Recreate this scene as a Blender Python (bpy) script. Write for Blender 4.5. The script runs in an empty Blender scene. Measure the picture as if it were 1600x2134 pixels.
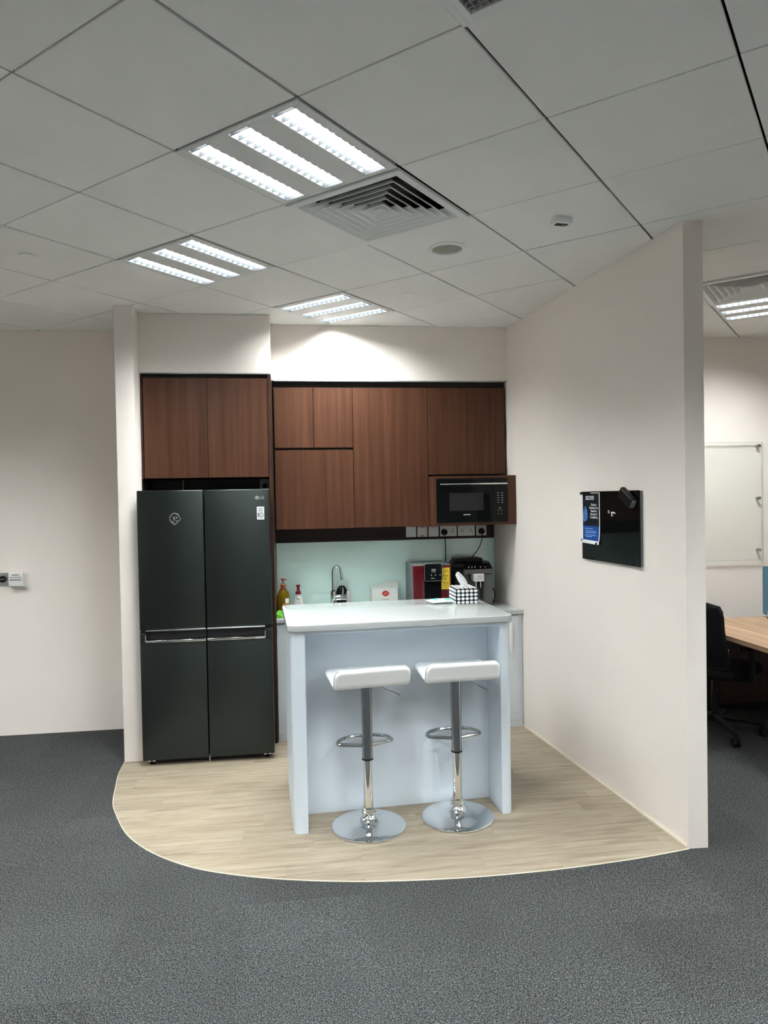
import bpy, bmesh, math, random
from mathutils import Matrix, Vector
from math import sin, cos, pi, radians, atan2, hypot

random.seed(7)
S = bpy.context.scene
COL = S.collection
ZC = 3.0125                      # ceiling height

# ------------------------------------------------------------------ camera
FPX, YAW, PITCH, ROLL = 1492.76, radians(-7.6), -1.92616406e-02, -1.78419203e-02
CAM_Z = 1.72
Rz = Matrix(((cos(YAW), sin(YAW), 0), (-sin(YAW), cos(YAW), 0), (0, 0, 1)))
Bx = Matrix(((1, 0, 0), (0, 0, -1), (0, 1, 0)))
Rx = Matrix(((1, 0, 0), (0, cos(PITCH), sin(PITCH)), (0, -sin(PITCH), cos(PITCH))))
Rr = Matrix(((cos(ROLL), -sin(ROLL), 0), (sin(ROLL), cos(ROLL), 0), (0, 0, 1)))
W2C = Rr @ Rx @ Bx @ Rz
cam_data = bpy.data.cameras.new('camera')
cam = bpy.data.objects.new('camera', cam_data)
COL.objects.link(cam)
r, d, f = W2C[0], W2C[1], W2C[2]
cam.matrix_world = Matrix(((r[0], -d[0], -f[0], 0), (r[1], -d[1], -f[1], 0), (r[2], -d[2], -f[2], CAM_Z), (0, 0, 0, 1)))
cam_data.sensor_fit = 'VERTICAL'
cam_data.sensor_height = 36.0
cam_data.lens = FPX / 2134 * 36.0
cam_data.clip_start = 0.05
S.camera = cam

# ------------------------------------------------------------------ world, exposure
world = bpy.data.worlds.new('world')
S.world = world
world.use_nodes = True
world.node_tree.nodes['Background'].inputs[0].default_value = (0.02, 0.02, 0.02, 1)
S.view_settings.view_transform = 'Standard'
S.view_settings.look = 'None'
S.view_settings.gamma = 1
S.view_settings.use_curve_mapping = False
S.view_settings.exposure = 0.0
LAMP = 146.0                      # radiance of the fluorescent strips
LAMP_COLOR = (0.965, 1.0, 0.99)
S.cycles.use_denoising = True
S.cycles.max_bounces = 10
S.cycles.diffuse_bounces = 6
S.cycles.glossy_bounces = 5
S.cycles.sample_clamp_indirect = 60
S.cycles.blur_glossy = 0.4

# ------------------------------------------------------------------ materials
MATS = {}


def mat(name, col, rough=0.5, metal=0.0, spec=0.5, coat=0.0, trans=0.0, ior=None, emit=None, estr=0.0, aniso=0.0):
    m = bpy.data.materials.new(name)
    m.use_nodes = True
    b = m.node_tree.nodes['Principled BSDF']
    b.inputs['Base Color'].default_value = (*col, 1)
    b.inputs['Roughness'].default_value = rough
    b.inputs['Metallic'].default_value = metal
    b.inputs['Specular IOR Level'].default_value = spec
    b.inputs['Coat Weight'].default_value = coat
    b.inputs['Transmission Weight'].default_value = trans
    b.inputs['Anisotropic'].default_value = aniso
    b.inputs['Anisotropic Rotation'].default_value = 0.25 if aniso else 0.0
    if ior:
        b.inputs['IOR'].default_value = ior
    if emit:
        b.inputs['Emission Color'].default_value = (*emit, 1)
        b.inputs['Emission Strength'].default_value = estr
    MATS[name] = m
    return m


def nodes(m):
    nt = m.node_tree
    return nt, nt.nodes, nt.links, nt.nodes['Principled BSDF']


def coords(m, scale, rot=(0, 0, 0)):
    nt, N, L, b = nodes(m)
    tc = N.new('ShaderNodeTexCoord')
    mp = N.new('ShaderNodeMapping')
    mp.inputs['Scale'].default_value = scale
    mp.inputs['Rotation'].default_value = rot
    L.new(tc.outputs['Object'], mp.inputs['Vector'])
    return mp.outputs['Vector']


def noise(m, vec, scale, detail=3, rough=0.5, dist=0.0):
    nt, N, L, b = nodes(m)
    n = N.new('ShaderNodeTexNoise')
    n.inputs['Scale'].default_value = scale
    n.inputs['Detail'].default_value = detail
    n.inputs['Roughness'].default_value = rough
    n.inputs['Distortion'].default_value = dist
    if vec is not None:
        L.new(vec, n.inputs['Vector'])
    return n.outputs['Fac']


def ramp(m, fac, stops):
    nt, N, L, b = nodes(m)
    cr = N.new('ShaderNodeValToRGB')
    e = cr.color_ramp.elements
    while len(e) < len(stops):
        e.new(0.5)
    for k, (p, c) in enumerate(stops):
        e[k].position = p
        e[k].color = (*c, 1)
    L.new(fac, cr.inputs['Fac'])
    return cr.outputs['Color']


def bump(m, fac, strength, dist=0.002):
    nt, N, L, b = nodes(m)
    bp = N.new('ShaderNodeBump')
    bp.inputs['Strength'].default_value = strength
    bp.inputs['Distance'].default_value = dist
    L.new(fac, bp.inputs['Height'])
    L.new(bp.outputs['Normal'], b.inputs['Normal'])


def mix(m, a, bb, fac, mode='MIX'):
    nt, N, L, b = nodes(m)
    mx = N.new('ShaderNodeMix')
    mx.data_type = 'RGBA'
    mx.blend_type = mode
    for s, v in ((mx.inputs[6], a), (mx.inputs[7], bb), (mx.inputs[0], fac)):
        if hasattr(v, 'is_linked'):
            L.new(v, s)
        elif isinstance(v, tuple):
            s.default_value = (*v, 1)
        else:
            s.default_value = v
    return mx.outputs[2]


def setcol(m, out):
    m.node_tree.links.new(out, nodes(m)[3].inputs['Base Color'])


def per_object(m, amount):
    """small tone shift from piece to piece"""
    nt, N, L, b = nodes(m)
    oi = N.new('ShaderNodeObjectInfo')
    mr = N.new('ShaderNodeMapRange')
    mr.inputs['To Min'].default_value = 1 - amount
    mr.inputs['To Max'].default_value = 1 + amount
    L.new(oi.outputs['Random'], mr.inputs['Value'])
    return mr.outputs['Result']


def scaled(m, colour, fac):
    nt, N, L, b = nodes(m)
    v = N.new('ShaderNodeVectorMath')
    v.operation = 'SCALE'
    L.new(colour, v.inputs[0])
    L.new(fac, v.inputs['Scale'])
    return v.outputs[0]


paint = mat('wall_paint', (0.84, 0.80, 0.75), 0.75, spec=0.3)
bump(paint, noise(paint, coords(paint, (1, 1, 1)), 180, 2), 0.06, 0.001)
setcol(paint, ramp(paint, noise(paint, coords(paint, (1, 1, 1)), 1.6, 2), [(0.3, (0.84, 0.782, 0.732)), (0.7, (0.86, 0.802, 0.755))]))
tile_m = mat('ceiling_board', (0.82, 0.835, 0.81), 0.85, spec=0.2)
nt, N, L, b = nodes(tile_m)
oi = N.new('ShaderNodeObjectInfo')
tc = N.new('ShaderNodeTexCoord')
off = N.new('ShaderNodeVectorMath')
off.operation = 'MULTIPLY_ADD'
L.new(oi.outputs['Random'], off.inputs[0])
off.inputs[1].default_value = (37, 19, 11)
L.new(tc.outputs['Object'], off.inputs[2])
tv = off.outputs[0]
tcol = ramp(tile_m, noise(tile_m, tv, 3.5, 4, 0.6), [(0.3, (0.82, 0.835, 0.81)), (0.65, (0.85, 0.865, 0.84))])
tsm = ramp(tile_m, noise(tile_m, tv, 7.0, 6, 0.75, 0.6), [(0.66, (1, 1, 1)), (0.78, (0.86, 0.86, 0.85))])
setcol(tile_m, scaled(tile_m, mix(tile_m, tcol, tsm, 1.0, 'MULTIPLY'), per_object(tile_m, 0.02)))
bump(tile_m, noise(tile_m, tv, 260, 2), 0.08, 0.001)
grid_m = mat('ceiling_void', (0.02, 0.02, 0.02), 0.9)
fix_m = mat('fixture_enamel', (0.74, 0.76, 0.75), 0.45)
vent_m = mat('vent_enamel', (0.80, 0.83, 0.82), 0.45)
black_m = mat('black_matte', (0.008, 0.008, 0.009), 0.6)
refl_m = mat('lamp_reflector', (0.024, 0.026, 0.028), 0.5, spec=0.05)
louv_m = mat('louver_aluminium', (0.017, 0.019, 0.0205), 0.5, spec=0.05)
lamp_m = mat('lamp_light', (0.9, 0.9, 0.9), 0.5, emit=LAMP_COLOR, estr=LAMP)

carpet = mat('carpet_pile', (0.13, 0.135, 0.14), 0.95, spec=0.1)
cv = coords(carpet, (1, 1, 1))
n1 = noise(carpet, cv, 230, 2, 0.65)
n2 = noise(carpet, cv, 2.2, 2)
n3 = noise(carpet, cv, 95, 2, 0.6)
c1 = ramp(carpet, n1, [(0.37, (0.008, 0.009, 0.0095)), (0.5, (0.037, 0.040, 0.041)), (0.62, (0.135, 0.141, 0.142))])
c2 = mix(carpet, c1, ramp(carpet, n3, [(0.38, (0.62, 0.62, 0.62)), (0.62, (1.4, 1.4, 1.4))]), 0.6, 'MULTIPLY')
c3 = scaled(carpet, c2, per_object(carpet, 0.09))
setcol(carpet, mix(carpet, c3, ramp(carpet, n2, [(0.3, (0.86, 0.86, 0.86)), (0.7, (1, 1, 1))]), 1.0, 'MULTIPLY'))
bump(carpet, n1, 0.35, 0.003)

vinyl = mat('vinyl_plank', (0.5, 0.42, 0.31), 0.42, spec=0.35)
nt, N, L, b = nodes(vinyl)
oi = N.new('ShaderNodeObjectInfo')
tc = N.new('ShaderNodeTexCoord')
off = N.new('ShaderNodeVectorMath')
off.operation = 'MULTIPLY_ADD'
L.new(oi.outputs['Random'], off.inputs[0])
off.inputs[1].default_value = (31, 17, 5)
L.new(tc.outputs['Object'], off.inputs[2])
mp = N.new('ShaderNodeMapping')
mp.inputs['Scale'].default_value = (1.0, 11, 1)
L.new(off.outputs[0], mp.inputs['Vector'])
g1 = noise(vinyl, mp.outputs['Vector'], 2.2, 5, 0.6, 0.9)
mp2 = N.new('ShaderNodeMapping')
mp2.inputs['Scale'].default_value = (4, 90, 1)
L.new(off.outputs[0], mp2.inputs['Vector'])
g2 = noise(vinyl, mp2.outputs['Vector'], 2.5, 3, 0.6)
v1 = ramp(vinyl, g1, [(0.28, (0.20, 0.158, 0.112)), (0.5, (0.305, 0.255, 0.19)), (0.74, (0.375, 0.325, 0.25))])
v2 = mix(vinyl, v1, ramp(vinyl, g2, [(0.35, (0.84, 0.83, 0.82)), (0.6, (1, 1, 1))]), 0.8, 'MULTIPLY')
setcol(vinyl, scaled(vinyl, v2, per_object(vinyl, 0.05)))
trim_m = mat('cream_sealant_lit_edge', (0.62, 0.56, 0.45), 0.5)
vinyl_base = mat('vinyl_joint', (0.22, 0.18, 0.13), 0.6)


def wood(name, dark, mid, light, axis='Z', rough=0.42, spec=0.25):
    m = mat(name, mid, rough, spec=spec)
    nt, N, L, b = nodes(m)
    oi = N.new('ShaderNodeObjectInfo')
    tc = N.new('ShaderNodeTexCoord')
    off = N.new('ShaderNodeVectorMath')
    off.operation = 'MULTIPLY_ADD'
    L.new(oi.outputs['Random'], off.inputs[0])
    off.inputs[1].default_value = (23, 11, 7)
    L.new(tc.outputs['Object'], off.inputs[2])
    outs = []
    for across, along in ((26, 0.7), (150, 4)):
        mp = N.new('ShaderNodeMapping')
        sc = [across, across, across]
        sc['XYZ'.index(axis)] = along
        mp.inputs['Scale'].default_value = sc
        L.new(off.outputs[0], mp.inputs['Vector'])
        outs.append(noise(m, mp.outputs['Vector'], 1.0, 4, 0.6, 0.2))
    c = ramp(m, outs[0], [(0.3, dark), (0.5, mid), (0.72, light)])
    c = mix(m, c, ramp(m, outs[1], [(0.35, (0.84, 0.82, 0.80)), (0.62, (1, 1, 1))]), 0.7, 'MULTIPLY')
    setcol(m, c)
    return m


walnut = wood('walnut_laminate', (0.060, 0.023, 0.012), (0.082, 0.033, 0.0175), (0.104, 0.044, 0.0245))
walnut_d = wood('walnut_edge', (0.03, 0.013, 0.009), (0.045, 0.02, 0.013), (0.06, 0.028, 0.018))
rail_m = wood('dark_rail_laminate', (0.018, 0.010, 0.009), (0.028, 0.015, 0.013), (0.036, 0.02, 0.016), 'X', 0.45)
desk_m = wood('desk_laminate', (0.28, 0.175, 0.105), (0.42, 0.275, 0.175), (0.52, 0.36, 0.24), 'Y', 0.45)
recess_shade_m = mat('cabinet_recess_shade', (0.018, 0.011, 0.009), 0.7)  # near-black: shade of door gaps and top recess put into the colour

fridge_m = mat('black_steel', (0.042, 0.051, 0.049), 0.32, metal=0.9, aniso=0.75)
nt, N, L, b = nodes(fridge_m)
tg = N.new('ShaderNodeTangent')
tg.direction_type = 'RADIAL'
tg.axis = 'Z'
L.new(tg.outputs[0], b.inputs['Tangent'])
bump(fridge_m, noise(fridge_m, coords(fridge_m, (400, 400, 2)), 1.0, 2), 0.015, 0.0005)
fr_body = mat('fridge_side', (0.02, 0.022, 0.023), 0.5)
chrome = mat('chrome', (0.82, 0.84, 0.85), 0.06, metal=1.0)
steel = mat('brushed_steel', (0.42, 0.43, 0.43), 0.3, metal=1.0)
chrome_r = mat('foot_rest_chrome', (0.50, 0.52, 0.53), 0.12, metal=1.0)
chrome_d = mat('satin_column', (0.40, 0.41, 0.42), 0.16, metal=1.0)
gloss_blk = mat('gloss_black', (0.004, 0.005, 0.0055), 0.05, spec=0.16)
satin_blk = mat('satin_black', (0.007, 0.007, 0.008), 0.4, spec=0.2)
rubber = mat('black_rubber', (0.007, 0.007, 0.007), 0.7, spec=0.2)
solid_top = mat('solid_surface_white', (0.47, 0.495, 0.495), 0.09, spec=0.5)
island_m = mat('island_laminate', (0.60, 0.665, 0.73), 0.4, spec=0.4)
cab_m = mat('base_cabinet_laminate', (0.62, 0.67, 0.72), 0.4, spec=0.4)
leather = mat('white_leatherette', (0.90, 0.93, 0.94), 0.38, spec=0.4)
bump(leather, noise(leather, coords(leather, (1, 1, 1)), 350, 2), 0.06, 0.001)
piping_m = mat('seat_piping', (0.42, 0.45, 0.46), 0.5)
glass_bs = mat('back_painted_glass', (0.71, 0.95, 0.89), 0.02, spec=1.0)
plate_m = mat('white_plastic', (0.72, 0.72, 0.70), 0.35)
grey_pl = mat('grey_plastic', (0.35, 0.36, 0.36), 0.45)
red_m = mat('indicator_red', (0.5, 0.03, 0.03), 0.4)
white_m = mat('paper_white', (0.82, 0.84, 0.85), 0.6)
ink_m = mat('ink_dark', (0.02, 0.02, 0.025), 0.6)
ink_g = mat('ink_grey', (0.25, 0.26, 0.27), 0.6)
silver_m = mat('silver_print', (0.68, 0.70, 0.70), 0.3, metal=0.7)
disp_red = mat('dispenser_red', (0.085, 0.002, 0.006), 0.12, coat=0.3)
disp_grey = mat('dispenser_side', (0.10, 0.115, 0.115), 0.35)
yellow_m = mat('label_yellow', (0.75, 0.56, 0.03), 0.5)
yellow_d = mat('label_print', (0.33, 0.24, 0.01), 0.5)
coffee_s = mat('coffee_silver', (0.10, 0.102, 0.096), 0.35, metal=0.3)
orange_l = mat('amber_liquid', (0.22, 0.13, 0.010), 0.08, trans=0.3, ior=1.33)
orange_p = mat('orange_pump', (0.33, 0.07, 0.03), 0.35)
orange_lb = mat('orange_label', (0.62, 0.20, 0.07), 0.5)
soap_w = mat('soap_white', (0.66, 0.68, 0.69), 0.3)
soap_r = mat('soap_red', (0.20, 0.004, 0.015), 0.3)
green_m = mat('green_cloth', (0.10, 0.42, 0.02), 0.8)
bump(green_m, noise(green_m, coords(green_m, (1, 1, 1)), 160, 2), 0.4, 0.002)
tissue_m = mat('tissue_paper', (0.86, 0.88, 0.89), 0.8)
navy_m = mat('navy_fabric', (0.010, 0.011, 0.024), 0.8)
mint_m = mat('mint_wrapper', (0.12, 0.62, 0.50), 0.3)
bag_m = mat('napkin_pack', (0.70, 0.74, 0.70), 0.3)
logo_red = mat('logo_red', (0.55, 0.02, 0.015), 0.5)
poster_b = mat('poster_blue', (0.012, 0.075, 0.33), 0.35)
poster_k = mat('poster_dark', (0.006, 0.010, 0.020), 0.35)
poster_l = mat('poster_pale_blue', (0.25, 0.48, 0.86), 0.4)
poster_m = mat('poster_mid_blue', (0.02, 0.14, 0.42), 0.35)
screen_m = mat('screen_fabric_blue', (0.10, 0.24, 0.36), 0.8)
clear_m = mat('clear_glass', (0.92, 0.97, 0.94), 0.02)
nt, N, L, b = nodes(clear_m)
tr_ = N.new('ShaderNodeBsdfTransparent')
tr_.inputs[0].default_value = (0.975, 0.985, 0.98, 1)
gl_ = N.new('ShaderNodeBsdfGlossy')
gl_.inputs['Roughness'].default_value = 0.02
fx_ = N.new('ShaderNodeFresnel')
fx_.inputs[0].default_value = 1.4
ms_ = N.new('ShaderNodeMixShader')
ge_ = N.new('ShaderNodeNewGeometry')
fm_ = N.new('ShaderNodeMath')
fm_.operation = 'MULTIPLY_ADD'
L.new(fx_.outputs[0], fm_.inputs[0])
fm_.inputs[1].default_value = 1.0
fb_ = N.new('ShaderNodeMath')
fb_.operation = 'SUBTRACT'
fb_.use_clamp = True
L.new(fx_.outputs[0], fb_.inputs[0])
L.new(ge_.outputs['Backfacing'], fb_.inputs[1])
N.remove(fm_)
L.new(fb_.outputs[0], ms_.inputs[0])
L.new(tr_.outputs[0], ms_.inputs[1])
L.new(gl_.outputs[0], ms_.inputs[2])
L.new(ms_.outputs[0], N['Material Output'].inputs[0])
mesh_m = mat('black_mesh', (0.006, 0.006, 0.007), 0.8, spec=0.15)
seat_m = mat('black_fabric', (0.006, 0.006, 0.007), 0.9, spec=0.15)


# ------------------------------------------------------------------ mesh builder
class MB:
    def __init__(self):
        self.bm = bmesh.new()

    def _add(self, tmp, M=None):
        if M is not None:
            bmesh.ops.transform(tmp, matrix=M, verts=tmp.verts)
        me = bpy.data.meshes.new('tmp')
        tmp.to_mesh(me)
        tmp.free()
        self.bm.from_mesh(me)
        bpy.data.meshes.remove(me)
        return self

    def box(self, x0, x1, y0, y1, z0, z1, bev=0.0, seg=2, M=None, edges='all'):
        t = bmesh.new()
        bmesh.ops.create_cube(t, size=1)
        bmesh.ops.scale(t, vec=(x1 - x0, y1 - y0, z1 - z0), verts=t.verts)
        bmesh.ops.translate(t, vec=((x0 + x1) / 2, (y0 + y1) / 2, (z0 + z1) / 2), verts=t.verts)
        if bev > 0:
            es = t.edges[:]
            if edges == 'Z':
                es = [e for e in es if abs(e.verts[0].co.z - e.verts[1].co.z) > 1e-6]
            elif edges == 'Y':
                es = [e for e in es if abs(e.verts[0].co.y - e.verts[1].co.y) > 1e-6]
            elif edges == 'X':
                es = [e for e in es if abs(e.verts[0].co.x - e.verts[1].co.x) > 1e-6]
            bmesh.ops.bevel(t, geom=es, offset=bev, segments=seg, profile=0.5, affect='EDGES')
        return self._add(t, M)

    def prism(self, pts, z0, z1, M=None, bev=0.0, seg=2):
        t = bmesh.new()
        vs = [t.verts.new((p[0], p[1], z0)) for p in pts]
        fc = t.faces.new(vs)
        r = bmesh.ops.extrude_face_region(t, geom=[fc])
        bmesh.ops.translate(t, vec=(0, 0, z1 - z0), verts=[g for g in r['geom'] if isinstance(g, bmesh.types.BMVert)])
        bmesh.ops.recalc_face_normals(t, faces=t.faces)
        if bev > 0:
            es = [e for e in t.edges if abs(e.verts[0].co.z - e.verts[1].co.z) < 1e-6]
            bmesh.ops.bevel(t, geom=es, offset=bev, segments=seg, profile=0.5, affect='EDGES')
        return self._add(t, M)

    def cyl(self, r0, r1, z0, z1, n=32, x=0, y=0, M=None):
        return self.lathe([(0, z0), (r0, z0), (r1, z1), (0, z1)], n, x, y, M)

    def lathe(self, prof, n=32, x=0, y=0, M=None, sx=1, sy=1):
        t = bmesh.new()
        rings = []
        for (rr, z) in prof:
            if rr < 1e-6:
                rings.append([t.verts.new((x, y, z))])
            else:
                rings.append([t.verts.new((x + rr * sx * cos(2 * pi * k / n), y + rr * sy * sin(2 * pi * k / n), z)) for k in range(n)])
        for a, b2 in zip(rings, rings[1:]):
            for k in range(n):
                k2 = (k + 1) % n
                if len(a) == 1 and len(b2) == 1:
                    continue
                if len(a) == 1:
                    t.faces.new((a[0], b2[k2], b2[k]))
                elif len(b2) == 1:
                    t.faces.new((a[k], a[k2], b2[0]))
                else:
                    t.faces.new((a[k], a[k2], b2[k2], b2[k]))
        bmesh.ops.recalc_face_normals(t, faces=t.faces)
        return self._add(t, M)

    def tube(self, pts, rad, n=10, M=None, closed=False):
        t = bmesh.new()
        P = [Vector(p) for p in pts]
        rads = rad if isinstance(rad, (list, tuple)) else [rad] * len(P)
        rings = []
        up = Vector((0.13, 0.27, 0.95)).normalized()
        for k, p in enumerate(P):
            if closed:
                tg = P[(k + 1) % len(P)] - P[k - 1]
            else:
                tg = P[min(k + 1, len(P) - 1)] - P[max(k - 1, 0)]
            tg.normalize()
            a = tg.cross(up)
            if a.length < 1e-3:
                a = tg.cross(Vector((1, 0, 0)))
            a.normalize()
            c = a.cross(tg).normalized()
            rings.append([t.verts.new(p + (a * cos(2 * pi * q / n) + c * sin(2 * pi * q / n)) * rads[k]) for q in range(n)])
        m = len(rings)
        for k in range(m if closed else m - 1):
            A, B2 = rings[k], rings[(k + 1) % m]
            for q in range(n):
                t.faces.new((A[q], A[(q + 1) % n], B2[(q + 1) % n], B2[q]))
        if not closed:
            t.faces.new(rings[0][::-1])
            t.faces.new(rings[-1])
        bmesh.ops.recalc_face_normals(t, faces=t.faces)
        return self._add(t, M)

    def quads(self, verts, faces, M=None):
        t = bmesh.new()
        vs = [t.verts.new(v) for v in verts]
        for fc in faces:
            t.faces.new([vs[k] for k in fc])
        bmesh.ops.recalc_face_normals(t, faces=t.faces)
        return self._add(t, M)

    def mesh(self, name, m, angle=32):
        me = bpy.data.meshes.new(name)
        self.bm.to_mesh(me)
        self.bm.free()
        for p in me.polygons:
            p.use_smooth = True
        me.set_sharp_from_angle(angle=radians(angle))
        me.materials.append(m)
        return me


def part(name, mb, m, parent=None, world=False, label=None):
    me = mb if isinstance(mb, bpy.types.Mesh) else mb.mesh(name, m)
    if world and parent is not None:
        root = parent
        while root.parent:
            root = root.parent
        Mi = (Matrix.Translation(root.location) @ Matrix.Rotation(root.rotation_euler.z, 4, 'Z')).inverted()
        me.transform(Mi)
    o = bpy.data.objects.new(name, me)
    COL.objects.link(o)
    o.parent = parent
    if label:
        o['label'] = label
    return o


def tag(o, label, cat, group=None):
    o['label'] = label
    o['category'] = cat
    if group:
        o['group'] = group
    return o


def thing(name, label, cat, loc=(0, 0, 0), rz=0.0, group=None):
    o = bpy.data.objects.new(name, None)
    o.empty_display_size = 0.1
    COL.objects.link(o)
    o.location = loc
    o.rotation_euler = (0, 0, rz)
    return tag(o, label, cat, group)


def solo(name, mb, m, label, cat, group=None):
    return tag(part(name, mb, m), label, cat, group)


def struct(name, mb, m):
    o = part(name, mb, m)
    o['kind'] = 'structure'
    return o


def dup(root, loc, rz, label, group=None):
    def cp(o, par):
        c = o.copy()
        COL.objects.link(c)
        c.parent = par
        for ch in [q for q in COL.objects if q.parent == o]:
            cp(ch, c)
        return c
    kids = {}
    r2 = cp(root, None)
    r2.location = loc
    r2.rotation_euler = (0, 0, rz)
    r2['label'] = label
    if group:
        r2['group'] = group
    return r2


def text_mesh(body, size, m, align='CENTER', bold=0.0, depth=0.0004, sx=1.0):
    """flat lettering standing in the XZ plane, readable from -y"""
    cu = bpy.data.curves.new('lettering', 'FONT')
    cu.body = body
    cu.size = size
    cu.align_x = align
    cu.align_y = 'CENTER'
    cu.extrude = depth / 2
    cu.offset = bold
    cu.space_line = 0.9
    o = bpy.data.objects.new('lettering_tmp', cu)
    COL.objects.link(o)
    dg = bpy.context.evaluated_depsgraph_get()
    me = bpy.data.meshes.new_from_object(o.evaluated_get(dg))
    bpy.data.objects.remove(o)
    bpy.data.curves.remove(cu)
    me.transform(Matrix.Diagonal((sx, 1, 1, 1)))
    me.transform(Matrix.Rotation(pi / 2, 4, 'X'))
    me.materials.clear()
    me.materials.append(m)
    return me


def moved(me, x, y, z):
    me.transform(Matrix.Translation((x, y, z)))
    return me


def rounded(x0, x1, y0, y1, rad, n=8, corners=(1, 1, 1, 1)):
    """outline counter-clockwise from (x0,y0); corners: ll, lr, ur, ul"""
    pts = []
    for (cx, cy, a0, on, px, py) in ((x0 + rad, y0 + rad, pi, corners[0], x0, y0), (x1 - rad, y0 + rad, 1.5 * pi, corners[1], x1, y0),
                                     (x1 - rad, y1 - rad, 0, corners[2], x1, y1), (x0 + rad, y1 - rad, 0.5 * pi, corners[3], x0, y1)):
        if not on:
            pts.append((px, py))
            continue
        for k in range(n + 1):
            a = a0 + 0.5 * pi * k / n
            pts.append((cx + rad * cos(a), cy + rad * sin(a)))
    return pts


def clip_poly(subject, clip):
    """Sutherland-Hodgman: subject inside the convex counter-clockwise clip"""
    out = subject
    for k in range(len(clip)):
        a, c = clip[k], clip[(k + 1) % len(clip)]
        inp, out = out, []
        if not inp:
            return []
        side = lambda p: (c[0] - a[0]) * (p[1] - a[1]) - (c[1] - a[1]) * (p[0] - a[0])
        for q in range(len(inp)):
            p, n = inp[q], inp[(q + 1) % len(inp)]
            sp, sn = side(p), side(n)
            if sp >= 0:
                out.append(p)
            if (sp >= 0) != (sn >= 0):
                t = sp / (sp - sn)
                out.append((p[0] + (n[0] - p[0]) * t, p[1] + (n[1] - p[1]) * t))
    return out


# partition line: kitchen-side face
PX0, PY0, PK = 1.882, 3.205, 0.09


def part_x(y):
    return PX0 - PK * (y - PY0)


PART_RZ = atan2(-1, PK)

# ------------------------------------------------------------------ setting: shell
XL, XR, YB = -4.2, 6.6, -4.6
YW, YK, YR = 5.64, 5.69, 5.575           # wall planes: passage, kitchen, office side
floor = struct('floor', MB().box(XL, XR, YB, 5.9, -0.12, -0.006), carpet)
ceiling = struct('ceiling', MB().box(XL, XR, YB, 5.9, ZC + 0.14, ZC + 0.2), grid_m)
struct('wall_left', MB().box(XL - 0.15, XL, YB, 5.9, 0, ZC + 0.14), paint)
struct('wall_right', MB().box(XR, XR + 0.15, YB, 5.9, 0, ZC + 0.14), paint)
struct('wall_front', MB().box(XL, XR, YB - 0.15, YB, 0, ZC + 0.14), paint)
struct('wall_back_passage', MB().box(XL, -1.05, YW, 5.85, 0, ZC), paint)
struct('wall_back_kitchen', MB().box(-1.05, 1.70, YK, 5.85, 0, ZC), paint)
struct('wall_back_office', MB().box(1.72, XR, YR, 5.85, 0, ZC), paint)
struct('wall_pillar', MB().box(-1.11, -0.990, 4.905, YW, 0, ZC, 0.004), paint)
struct('wall_bulkhead_fridge', MB().box(-0.990, -0.104, 5.08, YK, 2.607, ZC, 0.003), paint)
struct('wall_bulkhead_cabinets', MB().prism([(-0.104, 5.353), (part_x(5.353), 5.353), (part_x(YK), YK), (-0.104, YK)], 2.603, ZC), paint)
dx, dy = 0.0986, 0.0089
struct('wall_partition', MB().prism([(PX0, PY0), (PX0 + 0.098, PY0 - 0.004), (part_x(YK) + 0.098, YK), (part_x(YK), YK)], 0, ZC, bev=0.003), paint)
# thin sealant lines at the foot of the partition and metal bead over the cabinets
struct('trim_1', MB().prism([(part_x(5.12), 5.12), (part_x(PY0 + 0.01), PY0 + 0.01), (part_x(PY0 + 0.01) - 0.008, PY0 + 0.01), (part_x(5.12) - 0.008, 5.12)], 0.003, 0.014), trim_m)
struct('trim_2', MB().box(-0.09, part_x(5.37) - 0.004, 5.349, 5.36, 2.596, 2.604), grey_pl)
struct('trim_3', MB().box(-0.98, -0.106, 5.076, 5.088, 2.600, 2.608), grey_pl)

# ------------------------------------------------------------------ setting: floor pieces
outline = [(-1.108, 4.905), (-1.100, 4.70), (-1.070, 4.489), (-1.030, 4.25), (-0.970, 4.072), (-0.869, 3.840), (-0.745, 3.661), (-0.607, 3.523),
           (-0.436, 3.400), (-0.210, 3.300), (0.010, 3.232), (0.264, 3.177), (0.500, 3.146), (0.720, 3.129), (0.937, 3.123),
           (1.160, 3.126), (1.400, 3.141), (1.640, 3.166), (1.882, 3.205)]
def spline2(pts, n=5):
    out = []
    for k in range(len(pts) - 1):
        p0, p1, p2, p3 = pts[max(k - 1, 0)], pts[k], pts[k + 1], pts[min(k + 2, len(pts) - 1)]
        for q in range(n):
            t = q / n
            out.append(tuple(0.5 * (2 * p1[c] + (p2[c] - p0[c]) * t + (2 * p0[c] - 5 * p1[c] + 4 * p2[c] - p3[c]) * t * t + (3 * p1[c] - p0[c] - 3 * p2[c] + p3[c]) * t ** 3) for c in (0, 1)))
    return out + [pts[-1]]


outline = spline2(outline)
kitchen_floor = outline + [(part_x(YK), YK), (-0.985, YK), (-0.985, 4.906)]
clip = outline + [(part_x(YK), YK), (-1.109, YK)]
vf = struct('floor_kitchen', MB().prism(kitchen_floor, -0.005, 0.001), vinyl_base)
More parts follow.
